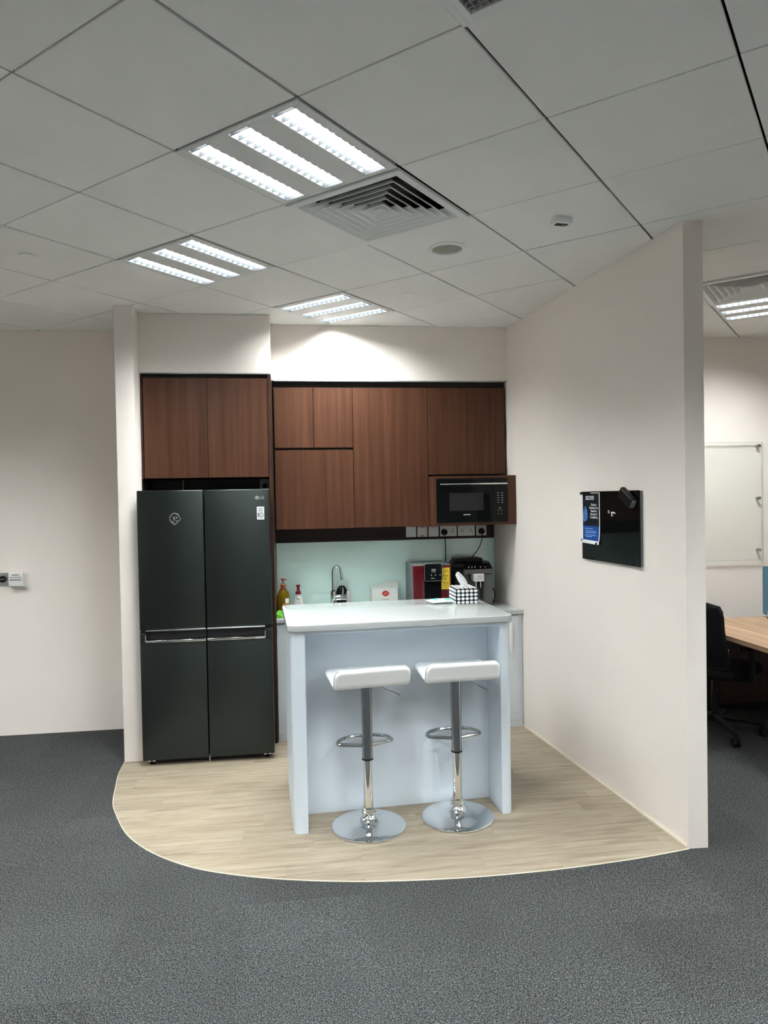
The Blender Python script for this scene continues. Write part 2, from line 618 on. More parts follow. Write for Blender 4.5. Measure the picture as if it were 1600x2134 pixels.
# cream strip along the curve, painting the lit side of the planks
edge = MB()
pts3 = [(p[0], p[1], 0.0015) for p in outline]
edge.tube(pts3, 0.0032, 6)
struct('trim_4', edge, trim_m)
PW, PLEN = 0.152, 0.914
row = 0
y = 3.05
rnd = random.Random(3)
while y < 5.7:
    x = -1.3 - rnd.random() * PLEN
    while x < 1.95:
        poly = clip_poly([(x + 0.0003, y + 0.0003), (x + PLEN - 0.0003, y + 0.0003), (x + PLEN - 0.0003, y + PW - 0.0003), (x + 0.0003, y + PW - 0.0003)], clip)
        poly = clip_poly(poly, [(-0.985, 3.0), (2.0, 3.0), (2.0, 5.69), (-0.985, 5.69)]) if y > 4.76 else poly
        clean = []
        for q in poly:
            if not clean or hypot(q[0] - clean[-1][0], q[1] - clean[-1][1]) > 1e-4:
                clean.append(q)
        if len(clean) > 2 and hypot(clean[0][0] - clean[-1][0], clean[0][1] - clean[-1][1]) < 1e-4:
            clean.pop()
        if len(clean) > 2:
            part('plank', MB().prism(clean, 0.0012, 0.004 + rnd.random() * 0.0003), vinyl, vf)
        x += PLEN
    y += PW
# carpet tiles (0.5 m), laid in staggered columns
cols = {}
x = 0.29 - 0.5 * 7
ci = 0
while x < 4.9:
    yo = 0.07 if ci <= 6 else 0.19 if ci % 2 else 0.07
    yy = yo + 1.0
    while yy < 5.6:
        y1 = min(yy + 0.5, 5.64 if x < -1.1 else 5.575)
        r4 = [(x + 0.0002, yy + 0.0002), (x + 0.4998, yy + 0.0002), (x + 0.4998, y1 - 0.0002), (x + 0.0002, y1 - 0.0002)]
        inside = len([q for q in r4 if len(clip_poly([q, (q[0] + 1e-4, q[1]), (q[0], q[1] + 1e-4)], clip)) > 0])
        if inside < 4:
            o = part('carpet_tile', MB().box(x + 0.0002, x + 0.4998, yy + 0.0002, y1 - 0.0002, -0.0058, rnd.random() * 0.0006), carpet, floor)
        yy += 0.5
    x += 0.5
    ci += 1

# ------------------------------------------------------------------ setting: ceiling grid
OX, OY = 0.0551, 2.3414
GA = radians(48.054)
DI = Vector((cos(GA), sin(GA), 0))
DJ = Vector((-sin(GA), cos(GA), 0))
T = 0.6


def cell(i, j):
    return Vector((OX, OY, ZC)) + DI * ((i + 0.5) * T) + DJ * ((j + 0.5) * T)


LIGHTS = {(0, 0): 0, (1, 2): 0, (3, 2): 90, (6, -2): 90}
UNSEEN = {(-3, -1): 0, (-2, -4): 0, (-5, 1): 90, (3, -8): 0, (0, -4): 0, (2, -5): 90, (-3, 3): 0, (-5, -3): 0, (-2, -6): 0, (1, -8): 90, (-6, -1): 0, (4, -7): 90, (-7, -5): 0, (-4, -8): 0, (-2, 5): 0, (2, -9): 0}
VENTS = [(1, 0), (5, -2)]
GRILLE = (-1, -2)
taken = set(LIGHTS) | set(UNSEEN) | set(VENTS) | {GRILLE}
tile_meshes = []
for k in range(4):
    tile_meshes.append(MB().box(-0.2965, 0.2965, -0.2952, 0.2952, 0, 0.012, 0.0015, 1).mesh('ceiling_tile', tile_m))
for i in range(-16, 16):
    for j in range(-14, 16):
        if (i, j) in taken:
            continue
        c = cell(i, j)
        inner = XL - 0.2 < c.x < XR + 0.2 and YB - 0.2 < c.y < 5.95
        if not inner:
            continue
        o = bpy.data.objects.new('ceiling_tile', tile_meshes[(i * 3 + j) % 4])
        COL.objects.link(o)
        o.parent = ceiling
        o.location = (c.x + rnd.uniform(-.0012, .0012), c.y + rnd.uniform(-.0012, .0012), ZC + rnd.uniform(0, 0.0015))
        o.rotation_euler = (0, 0, GA + rnd.uniform(-.0008, .0008))


# ------------------------------------------------------------------ ceiling lights
def make_light(label):
    t = thing('ceiling_light', label, 'light', (0, 0, 0), 0, 'louvred ceiling lights')
    SY = (-0.208, 0.0, 0.208)
    HW = 0.050
    fr = MB()
    ys = [-0.295] + [v for s in SY for v in (s - HW, s + HW)] + [0.295]
    for a, b2 in zip(ys[::2], ys[1::2]):
        fr.box(-0.275, 0.275, a, b2, -0.004, 0.004, 0.001, 1)
    fr.box(-0.295, -0.275, -0.295, 0.295, -0.004, 0.004, 0.001, 1)
    fr.box(0.275, 0.295, -0.295, 0.295, -0.004, 0.004, 0.001, 1)
    part('frame', fr, fix_m, t)
    hb = MB()
    hb.box(-0.29, 0.29, -0.29, 0.29, 0.046, 0.050)
    for s in (-1, 1):
        hb.box(-0.29, 0.29, s * 0.288 - 0.002, s * 0.288 + 0.002, 0.004, 0.047)
        hb.box(s * 0.288 - 0.002, s * 0.288 + 0.002, -0.286, 0.286, 0.004, 0.047)
    part('housing', hb, fix_m, t)
    rm, lm, bm_ = [], [], []
    for s in SY:
        rf = MB()
        rf.box(-0.275, 0.275, s - HW + 0.0005, s - HW + 0.0015, -0.0035, 0.036)
        rf.box(-0.275, 0.275, s + HW - 0.0015, s + HW - 0.0005, -0.0035, 0.036)
        rf.box(-0.2745, -0.2735, s - HW + 0.0015, s + HW - 0.0015, -0.0035, 0.036)
        rf.box(0.2735, 0.2745, s - HW + 0.0015, s + HW - 0.0015, -0.0035, 0.036)
        part('reflector', rf, refl_m, t)
        part('lamp_strip', MB().box(-0.2735, 0.2735, s - HW + 0.002, s + HW - 0.002, 0.030, 0.034), lamp_m, t)
        lv = MB()
        for k in range(14):
            bx = -0.275 + 0.55 * (k + 0.5) / 14
            lv.box(bx - 0.0008, bx + 0.0008, s - HW + 0.0015, s + HW - 0.0015, -0.001, 0.016)
        part('louver', lv, louv_m, t)
    return t


L0 = make_light('brightest louvred ceiling light, three white strips beside the large square air diffuser')
names = {(1, 2): 'louvred ceiling light with three strips, between the big diffuser and the narrow pillar top',
         (3, 2): 'louvred ceiling light close against the bulkhead over the wood wall cabinets',
         (6, -2): 'louvred ceiling light over the desk side of the room, beyond the partition end'}
for (i, j), rot in LIGHTS.items():
    c = cell(i, j)
    if (i, j) == (0, 0):
        L0.location = c
        L0.rotation_euler = (0, 0, GA + radians(rot))
    else:
        dup(L0, c, GA + radians(rot), names[(i, j)])
for n_, ((i, j), rot) in enumerate(UNSEEN.items()):
    dup(L0, cell(i, j), GA + radians(rot), 'louvred ceiling light of the open office behind the viewpoint', 'office ceiling lights out of view')


# ------------------------------------------------------------------ air diffusers, grille, small ceiling devices
def ring(mb, s_low, s_up, z_low, z_up, th=0.0016):
    v, fcs = [], []
    for (s, z) in ((s_low, z_low), (s_up, z_up), (s_up - th, z_up), (s_low - th, z_low)):
        v += [(-s, -s, z), (s, -s, z), (s, s, z), (-s, s, z)]
    for a in range(4):
        b2 = (a + 1) % 4
        for k in range(4):
            k2 = (k + 1) % 4
            fcs.append((a * 4 + k, a * 4 + k2, b2 * 4 + k2, b2 * 4 + k))
    mb.quads(v, fcs)


def make_vent(label):
    t = thing('air_diffuser', label, 'air vent', (0, 0, 0), 0)
    fr = MB()
    ring(fr, 0.297, 0.258, -0.006, -0.006, 0.0)
    fr = MB()
    for s in (-1, 1):
        fr.box(-0.295, 0.295, min(s * 0.262, s * 0.294), max(s * 0.262, s * 0.294), -0.011, 0.004, 0.001, 1)
        fr.box(min(s * 0.262, s * 0.295), max(s * 0.262, s * 0.294), -0.262, 0.262, -0.011, 0.004, 0.001, 1)
    part('frame', fr, vent_m, t)
    pl = MB()
    pl.box(-0.27, 0.27, -0.27, 0.27, 0.10, 0.104)
    for s in (-1, 1):
        pl.box(-0.27, 0.27, s * 0.27 - 0.002, s * 0.27 + 0.002, 0.004, 0.10)
        pl.box(s * 0.27 - 0.002, s * 0.27 + 0.002, -0.27, 0.27, 0.004, 0.10)
    part('plenum', pl, black_m, t)
    for k in range(6):
        s = 0.262 - 0.040 * k
        bl = MB()
        ring(bl, s, s - 0.040, -0.010, 0.030)
        ring(bl, s + 0.004, s, -0.0108, -0.0100)
        part('louver_blade', bl, vent_m, t)
    cn = MB()
    s, u = 0.024, 0.004
    cn.quads([(-s, -s, -0.005), (s, -s, -0.005), (s, s, -0.005), (-s, s, -0.005), (-u, -u, 0.012), (u, -u, 0.012), (u, u, 0.012), (-u, u, 0.012)],
             [(0, 1, 5, 4), (1, 2, 6, 5), (2, 3, 7, 6), (3, 0, 4, 7), (4, 5, 6, 7)])
    part('centre_cone', cn, vent_m, t)
    return t


V0 = make_vent('large square four-way air diffuser beside the brightest ceiling light')
V0.location = cell(1, 0)
V0.rotation_euler = (0, 0, GA)
dup(V0, cell(5, -2), GA, 'square air diffuser beyond the partition end, above the desk area')

g = thing('return_grille', 'egg-crate air grille in a white frame at the top edge of the ceiling view', 'air vent', cell(*GRILLE), GA)
fr = MB()
for s in (-1, 1):
    for a, b2, z0 in ((0.252, 0.272, -0.016), (0.275, 0.2955, -0.012)):
        fr.box(-b2, b2, min(s * a, s * b2), max(s * a, s * b2), z0, 0.004, 0.001, 1)
        fr.box(min(s * a, s * b2), max(s * a, s * b2), -a, a, z0, 0.004, 0.001, 1)
part('frame', fr, vent_m, g)
pl = MB().box(-0.26, 0.26, -0.26, 0.26, 0.08, 0.084)
part('plenum', pl, black_m, g)
eg = MB()
for k in range(1, 26):
    q = -0.252 + 0.504 * k / 26
    eg.box(q - 0.001, q + 0.001, -0.252, 0.252, -0.012, 0.006)
    eg.box(-0.252, 0.252, q - 0.001, q + 0.001, -0.012, 0.006)
eo = part('egg_crate', eg, grey_pl, g)
eo['kind'] = 'stuff'

sp = thing('ceiling_speaker', 'round flush ceiling speaker with a grey grille and pale rim', 'speaker', (0.845, 3.668, ZC))
part('rim', MB().lathe([(0.076, 0.004), (0.100, 0.004), (0.098, -0.006), (0.080, -0.010), (0.076, 0.0)], 40), vent_m, sp)
spk_g = mat('speaker_grille', (0.30, 0.31, 0.26), 0.6)
part('grille', MB().lathe([(0, -0.006), (0.06, -0.005), (0.077, -0.002), (0.077, 0.004), (0, 0.004)], 40), spk_g, sp)
for (px, py, lb) in ((0.792, 4.521, 'small round white sprinkler cover plate near the wall-side ceiling light'),
                     (-1.316, 3.957, 'small round white sprinkler cover plate above the passage by the pillar')):
    s_ = thing('sprinkler_cover', lb, 'sprinkler', (px, py, ZC), 0, 'sprinkler cover plates in the ceiling')
    part('plate', MB().lathe([(0, -0.006), (0.044, -0.005), (0.046, -0.003), (0.046, -0.001), (0, -0.001)], 32), tile_m, s_)
    part('collar', MB().lathe([(0, -0.001), (0.040, -0.001), (0.040, 0.003), (0, 0.003)], 32), black_m, s_)
se = thing('ceiling_sensor', 'small boxy motion sensor on the ceiling near the partition end', 'sensor', (1.292, 3.233, ZC), radians(8))
part('body', MB().prism(rounded(-0.046, 0.046, -0.03, 0.03, 0.008, 3), -0.028, 0.001, bev=0.004), vent_m, se)
part('lens', MB().box(-0.030, 0.030, -0.012, 0.014, -0.030, -0.026, 0.001, 1), satin_blk, se)
for sx_ in (0.008, 0.02):
    part('indicator', MB().lathe([(0, -0.033), (0.004, -0.032), (0.004, -0.029), (0, -0.029)], 10, sx_, 0.0), vent_m, se)

# ------------------------------------------------------------------ fridge surround with overhead cabinet
FX0, FX1 = -0.9895, -0.104
YF = 5.085
oc = thing('overhead_cabinet', 'two-door walnut cabinet over the black refrigerator', 'cabinet', (-0.545, 5.38, 0))
bx = MB()
bx.box(FX0 + 0.002, FX0 + 0.014, YF + 0.002, YK - 0.005, 1.88, 2.600)
bx.box(FX0 + 0.014, -0.130, YF + 0.022, YK - 0.005, 1.888, 2.56)
part('carcass', bx, walnut_d, oc, True)
part('top_filler', MB().box(FX0 + 0.014, -0.13, YF + 0.026, YF + 0.05, 2.5605, 2.600), recess_shade_m, oc, True)
solo('end_panel', MB().box(-0.128, FX1, YF - 0.003, YK - 0.005, 0.0045, 2.600, 0.001, 1), walnut_d, 'tall narrow walnut panel standing between the refrigerator and the kitchen worktop', 'panel')
for a, b2 in ((FX0 + 0.020, -0.5445), (-0.5415, -0.1305)):
    part('door', MB().box(a, b2, YF + 0.002, YF + 0.022, 1.884, 2.572, 0.001, 1), walnut, oc, True)
# black sheets in the niche over the fridge, painting its shade
part('niche_shade_back', MB().box(FX0 + 0.002, -0.128, YF + 0.30, YF + 0.31, 1.800, 1.8795), black_m, oc, True)
part('niche_shade_side', MB().box(FX0, FX0 + 0.003, YF, YF + 0.30, 1.800, 1.8795), black_m, oc, True)
part('niche_divider', MB().box(-0.757, -0.752, YF + 0.27, YF + 0.299, 1.800, 1.8795), grey_pl, oc, True)
sk = thing('fridge_socket', 'grey socket plate with a black plug in the gap over the refrigerator', 'socket', (-0.17, YF + 0.29, 1.842))
part('plate', MB().box(-0.035, 0.035, -0.005, 0.008, -0.040, 0.035, 0.002, 1), grey_pl, sk)
part('plug', MB().box(-0.014, 0.016, -0.035, -0.005, -0.035, 0.0, 0.004, 2), satin_blk, sk)

# ------------------------------------------------------------------ refrigerator
FR0, FR1, FY, FT = -0.967, -0.122, 4.78, 1.796
rf = thing('refrigerator', 'black four-door refrigerator standing between the pillar and the kitchen counter', 'refrigerator', (-0.5445, 5.1, 0.004))
part('body', MB().box(FR0 + 0.006, FR1 - 0.014, FY + 0.085, 5.36, 0.035, FT - 0.012, 0.004), fr_body, rf, True)
kick = MB().box(FR0 + 0.02, FR1 - 0.02, FY + 0.06, FY + 0.10, 0.012, 0.05)
part('kick_plate', kick, black_m, rf, True)
for fx in (FR0 + 0.05, FR1 - 0.05):
    for fy in (FY + 0.06, 5.28):
        part('foot', MB().cyl(0.018, 0.016, 0.004, 0.042, 14, fx, fy), rubber, rf, True)
MID = -0.5455
for a, b2, side in ((FR0, MID - 0.003, -1), (MID + 0.003, FR1, 1)):
    # upper door
    part('door', MB().box(a, b2, FY, FY + 0.075, 0.893, FT, 0.007, 3), fridge_m, rf, True)
    hx0, hx1 = (a + 0.036, b2 - 0.002) if side < 0 else (a + 0.002, b2 - 0.046)
    # chrome line under the upper door
    up = part('door_trim', MB().box(hx0, hx1, FY - 0.004, FY + 0.012, 0.884, 0.892, 0.001, 1), steel, rf, True)
    # lower door, scooped grip at its top
    ld = MB()
    ld.box(a, b2, FY, FY + 0.075, 0.043, 0.822, 0.005, 3)
    ld.box(a, b2, FY + 0.045, FY + 0.075, 0.82, 0.880)
    if side < 0:
        ld.box(a, hx0, FY, FY + 0.05, 0.80, 0.876, 0.003, 2)
    else:
        ld.box(hx1, b2, FY, FY + 0.05, 0.80, 0.876, 0.003, 2)
    dr = part('door', ld, fridge_m, rf, True)
    hd = MB()
    hd.box(hx0, hx1, FY - 0.006, FY + 0.010, 0.810, 0.826, 0.003, 2)
    ex = hx0 if side < 0 else hx1
    hd.box(ex - 0.003, ex + 0.003, FY - 0.004, FY + 0.008, 0.812, 0.862, 0.002, 1)
    part('handle', hd, chrome, dr, True)
    part('grip_recess', MB().box(hx0, hx1, FY + 0.036, FY + 0.044, 0.824, 0.884), black_m, dr, True)
for hx in (FR0 + 0.055, FR1 - 0.045):
    part('hinge', MB().box(hx - 0.025, hx - 0.006, FY + 0.01, FY + 0.05, 0.032, 0.042, 0.002, 1).box(hx + 0.004, hx + 0.024, FY + 0.01, FY + 0.05, 0.032, 0.042, 0.002, 1), silver_m, rf, True)
part('hinge_pin', MB().cyl(0.004, 0.004, 0.006, 0.05, 10, MID, FY + 0.03), silver_m, rf, True)
# brand mark: round face logo and letters
lg = MB()
cxl, czl = -0.2035, 1.7385
n_ = 40
outer = []
v, fcs = [], []
for k in range(n_):
    a = 2 * pi * k / n_
    for rr in (0.0, 0.0125):
        pass
lg.lathe([(0, 0), (0.0125, 0), (0.0125, 0.0008), (0, 0.0008)], 32, M=Matrix.Translation((cxl, FY - 0.0002, czl)) @ Matrix.Rotation(pi / 2, 4, 'X'))
part('logo_disc', lg, silver_m, rf, True)
lf = MB()
lf.box(cxl - 0.0016, cxl + 0.0002, FY - 0.0013, FY - 0.0009, czl - 0.006, czl + 0.006)
lf.box(cxl - 0.0016, cxl + 0.004, FY - 0.0013, FY - 0.0009, czl - 0.006, czl - 0.0042)
lf.lathe([(0, 0), (0.0018, 0), (0.0018, 0.0004), (0, 0.0004)], 10, M=Matrix.Translation((cxl - 0.0055, FY - 0.0009, czl + 0.004)) @ Matrix.Rotation(pi / 2, 4, 'X'))
lf.tube([(cxl + 0.0085 * cos(a), FY - 0.0011, czl + 0.0085 * sin(a)) for a in [radians(85 + 275 * k / 24) for k in range(25)]] + [(cxl + 0.003, FY - 0.0011, czl)], 0.0006, 5)
part('logo_face', lf, fridge_m, rf, True)
part('logo_letters', moved(text_mesh('LG', 0.026, silver_m, bold=0.0006), -0.1715, FY - 0.0006, 1.7375), silver_m, rf, True)
st = part('warranty_sticker', MB().box(-0.2055, -0.1575, FY - 0.0012, FY - 0.0002, 1.594, 1.679, 0.003, 2, edges='Y'), white_m, rf, True)
part('sticker_number', moved(text_mesh('1', 0.038, ink_m, bold=0.0010), -0.1965, FY - 0.0016, 1.624), ink_m, st, True)
part('sticker_ring', MB().tube([(-0.178 + 0.0125 * cos(2 * pi * k / 28), FY - 0.0014, 1.625 + 0.0145 * sin(2 * pi * k / 28)) for k in range(28)], 0.0020, 6, closed=True), ink_m, st, True)
bars = MB()
for (z, w) in ((1.668, 0.032), (1.662, 0.030), (1.655, 0.034), (1.648, 0.028)):
    bars.box(-0.1815 - w / 2, -0.1815 + w / 2, FY - 0.0015, FY - 0.0011, z - 0.0018, z + 0.0018)
bars.box(-0.183, -0.173, FY - 0.0015, FY - 0.0011, 1.6215, 1.6275)
bars.box(-0.198, -0.165, FY - 0.0015, FY - 0.0011, 1.6000, 1.6030)
part('sticker_print', bars, ink_g, st, True)
# round emblem on the other upper door
em = MB()
ex_, ez_ = -0.731, 1.612
loop = [(ex_ + 0.031 * cos(a) , ez_ + 0.034 * sin(a)) for a in [radians(15 + 242 * k / 26) for k in range(27)]]
em.tube([(p[0], FY - 0.0008, p[1]) for p in loop], 0.0013, 6)
em.tube([(loop[-1][0], FY - 0.0008, loop[-1][1]), (ex_ - 0.004, FY - 0.0008, ez_ - 0.040), (ex_ + 0.012, FY - 0.0008, ez_ - 0.030), (ex_ + 0.028, FY - 0.0008, ez_ - 0.013), (ex_ + 0.040, FY - 0.0008, ez_ - 0.006), (loop[0][0], FY - 0.0008, loop[0][1])], 0.0016, 6)
for a, c in (((-0.012, 0.012), (0.002, 0.0)), ((0.002, 0.0), (-0.012, -0.009)), ((0.006, 0.012), (0.018, 0.002)), ((0.004, -0.010), (0.014, -0.018)), ((-0.02, -0.016), (-0.004, -0.026))):
    em.tube([(ex_ + a[0], FY - 0.0008, ez_ + a[1]), (ex_ + c[0], FY - 0.0008, ez_ + c[1])], 0.0013, 6)
part('door_emblem', em, silver_m, rf, True)

# ------------------------------------------------------------------ wall cabinets
YU = 5.372                # door faces
UX0 = -0.098
UX1 = 1.672
UZT, UZB = 2.552, 1.500


def wall_cabinet(label, x0, x1, z0, z1, doors):
    t = thing('wall_cabinet', label, 'cabinet', ((x0 + x1) / 2, 5.53, z0), 0, 'walnut wall cabinets')
    part('carcass', MB().box(x0 + 0.0005, x1 - 0.0005, YU + 0.020, YK - 0.004, z0, z1), recess_shade_m, t, True)
    for (a, b2, c, e) in doors:
        part('door', MB().box(a + 0.0018, b2 - 0.0018, YU, YU + 0.019, c, e, 0.0008, 1), walnut, t, True)
    return t


wall_cabinet('walnut wall cabinet with two small doors above one wide door, next to the refrigerator', UX0, 0.492, UZB, 2.556,
             [(UX0 + 0.006, 0.197, 2.106, UZT), (0.197, 0.492, 2.106, UZT), (UX0 + 0.006, 0.492, UZB, 2.088)])
wall_cabinet('walnut wall cabinet with one tall full-height door, in the middle of the row', 0.492, 1.064, UZB, 2.556,
             [(0.492, 1.064, UZB + 0.002, UZT)])
wall_cabinet('short walnut wall cabinet right above the microwave', 1.064, UX1, 1.888, 2.556,
             [(1.064, UX1 - 0.004, 1.893, UZT)])
solo('cabinet_filler', MB().box(UX0, UX1, YU + 0.024, YU + 0.045, 2.5565, 2.600), recess_shade_m, 'recessed filler strip, its shade painted dark, along the top of the walnut wall cabinets', 'filler strip')

# microwave housing and oven
mh = thing('microwave_housing', 'open walnut box cabinet framing the black microwave oven', 'cabinet', (1.385, 5.40, 1.507))
bx = MB()
HX1 = part_x(5.212) - 0.002
xb = part_x(YK) - 0.004
bx.prism([(1.0655, 5.212), (1.0895, 5.212), (1.0895, 5.66), (1.0655, 5.66)], 1.507, 1.876)
bx.prism([(1.0895, 5.212), (1.636, 5.212), (1.636, 5.66), (1.0895, 5.66)], 1.857, 1.876)
bx.prism([(1.0895, 5.212), (1.636, 5.212), (1.636, 5.66), (1.0895, 5.66)], 1.507, 1.528)
bx.prism([(1.636, 5.212), (HX1, 5.212), (xb, 5.66), (1.636, 5.66)], 1.507, 1.876)
part('carcass', bx, walnut, mh, True)
part('back_panel', MB().box(1.0895, 1.636, 5.64, 5.66, 1.528, 1.857), walnut_d, mh, True)
mw = thing('microwave_oven', 'black built-in microwave oven with a steel bar across its top', 'microwave', (1.3625, 5.4, 1.5285))
MX0, MX1, MY = 1.0905, 1.6345, 5.207
part('body', MB().box(MX0 + 0.01, MX1 - 0.01, MY + 0.02, 5.60, 1.5290, 1.850), satin_blk, mw, True)
part('door', MB().box(MX0, 1.522, MY, MY + 0.02, 1.5290, 1.856, 0.001, 1), gloss_blk, mw, True)
part('control_panel', MB().box(1.524, MX1, MY, MY + 0.02, 1.5290, 1.856, 0.001, 1), gloss_blk, mw, True)
win_m = mat('oven_window', (0.028, 0.030, 0.030), 0.10, spec=0.3)
part('window', MB().box(1.186, 1.445, MY - 0.0008, MY, 1.617, 1.750), win_m, mw, True)
hb = MB().box(1.112, 1.625, MY - 0.028, MY - 0.018, 1.810, 1.820, 0.002, 2)
for hx in (1.13, 1.607):
    hb.box(hx - 0.006, hx + 0.006, MY - 0.02, MY, 1.811, 1.819)
part('handle', hb, chrome, mw, True)
for rr in range(5):
    for cc in range(2):
        part('button', MB().box(1.553 + cc * 0.030, 1.567 + cc * 0.030, MY - 0.001, MY, 1.742 - rr * 0.018, 1.747 - rr * 0.018), grey_pl, mw, True)
part('knob', MB().lathe([(0, 0), (0.018, 0), (0.016, 0.012), (0, 0.013)], 24, M=Matrix.Translation((1.572, MY, 1.627)) @ Matrix.Rotation(pi / 2, 4, 'X')), satin_blk, mw, True)
part('knob_mark', MB().lathe([(0, 0), (0.0045, 0), (0.0045, 0.001), (0, 0.001)], 12, M=Matrix.Translation((1.570, MY - 0.013, 1.631)) @ Matrix.Rotation(pi / 2, 4, 'X')), silver_m, mw, True)
for cc in range(2):
    for rr in range(2):
        part('button', MB().box(1.556 + cc * 0.026, 1.566 + cc * 0.026, MY - 0.001, MY, 1.588 + rr * 0.024 - rr * 0.001, 1.592 + rr * 0.024), grey_pl, mw, True)
part('name_mark', MB().box(1.291, 1.346, MY - 0.001, MY, 1.583, 1.590), silver_m, mw, True)

# ------------------------------------------------------------------ backsplash, socket rail, sockets
YS = 5.672
xe = part_x(YS) - 0.002
bs = solo('backsplash', MB().box(-0.100, xe, YS, YK - 0.001, 0.876, 1.382, 0.0008, 1), glass_bs, 'pale green glass splashback behind the sink and coffee machine', 'splashback')
rail = solo('socket_rail', MB().box(-0.100, xe, YS - 0.004, YK - 0.001, 1.383, 1.499), rail_m, 'dark brown panel strip under the wall cabinets carrying the sockets', 'panel')
YP = YS - 0.004


def face_plate(name, label, x0, x1, cat, group=None):
    t = thing(name, label, cat, ((x0 + x1) / 2, YP, 1.446), 0, group)
    w = (x1 - x0) / 2
    part('plate', MB().box(-w, w, -0.009, 0, -0.042, 0.042, 0.003, 2), plate_m, t)
    return t, w


def holes(t, cx):
    h = MB()
    h.box(cx - 0.0025, cx + 0.0025, -0.0096, -0.008, 0.006, 0.016)
    h.box(cx - 0.014, cx - 0.006, -0.0096, -0.008, -0.012, -0.007)
    h.box(cx + 0.006, cx + 0.014, -0.0096, -0.008, -0.012, -0.007)
    h.box(cx - 0.003, cx + 0.003, -0.0096, -0.008, -0.004, 0.002)
    part('socket_holes', h, satin_blk, t)


def rocker(t, cx, w=0.012, h=0.016, z=0.024):
    part('rocker', MB().box(cx - w / 2, cx + w / 2, -0.012, -0.009, z - h / 2, z + h / 2, 0.001, 1), plate_m, t)


t, w = face_plate('blank_plate', 'plain white blank plate, first of the row on the dark panel', 0.930, 1.012, 'wall plate')
part('inner_panel', MB().box(-0.033, 0.033, -0.0108, -0.009, -0.033, 0.033, 0.001, 1), plate_m, t)
t, w = face_plate('switch_plate', 'white switch plate with a red mark along its lower edge', 1.022, 1.104, 'switch')
part('rocker', MB().box(-0.028, 0.028, -0.012, -0.009, -0.022, 0.030, 0.001, 1), plate_m, t)
part('indicator', MB().box(-0.016, 0.016, -0.0105, -0.009, -0.037, -0.030), red_m, t)
part('top_mark', MB().box(-0.016, 0.016, -0.0105, -0.009, 0.036, 0.040), red_m, t)
t, w = face_plate('switch_plate', 'white switch plate without red lower mark, left of the double sockets', 1.114, 1.196, 'switch')
part('rocker', MB().box(-0.028, 0.028, -0.012, -0.009, -0.030, 0.030, 0.001, 1), plate_m, t)
part('top_mark', MB().box(-0.016, 0.016, -0.0105, -0.009, 0.036, 0.040), red_m, t)
t, w = face_plate('double_socket', 'white double socket with a black plug in one of its outlets', 1.207, 1.346, 'socket')
holes(t, 0.036); rocker(t, 0.045); rocker(t, -0.045); holes(t, -0.034)
t, w = face_plate('double_socket', 'white double socket with both outlets empty', 1.356, 1.496, 'socket')
holes(t, 0.036); holes(t, -0.036); rocker(t, 0.045); rocker(t, -0.045)
t, w = face_plate('single_socket', 'white single socket at the row end, with a black plug', 1.508, 1.592, 'socket')
rocker(t, 0.018)


def plug(label, x, z, pts):
    t = thing('power_plug', label, 'plug', (x, YP - 0.0095, z), 0, 'black power plugs')
    part('body', MB().lathe([(0, 0), (0.026, 0), (0.025, 0.020), (0.019, 0.032), (0, 0.033)], 24, M=Matrix.Rotation(pi / 2, 4, 'X')), satin_blk, t)
    part('cable', MB().tube(pts, 0.0034, 8), rubber, t, True)
    return t


def smooth(pts, n=8):
    P = [Vector(p) for p in pts]
    out = []
    for k in range(len(P) - 1):
        p0, p1, p2, p3 = P[max(k - 1, 0)], P[k], P[k + 1], P[min(k + 2, len(P) - 1)]
        for q in range(n):
            s = q / n
            out.append(0.5 * ((2 * p1) + (p2 - p0) * s + (2 * p0 - 5 * p1 + 4 * p2 - p3) * s * s + (3 * p1 - p0 - 3 * p2 + p3) * s ** 3))
    out.append(P[-1])
    return out


plug('black plug whose cable hangs straight down behind the red dispenser', 1.242, 1.438,
     smooth([(1.242, YP - 0.03, 1.43), (1.244, YP - 0.032, 1.39), (1.247, YP - 0.025, 1.30), (1.246, YP - 0.025, 1.18), (1.246, YP - 0.03, 1.0)]))
plug('black plug whose cable bends over to the top of the coffee machine', 1.549, 1.438,
     smooth([(1.549, YP - 0.03, 1.43), (1.549, YP - 0.034, 1.385), (1.522, YP - 0.03, 1.305), (1.470, YP - 0.03, 1.238), (1.45, YP - 0.035, 1.225), (1.43, YP - 0.025, 1.12), (1.42, YP - 0.025, 0.9)]))

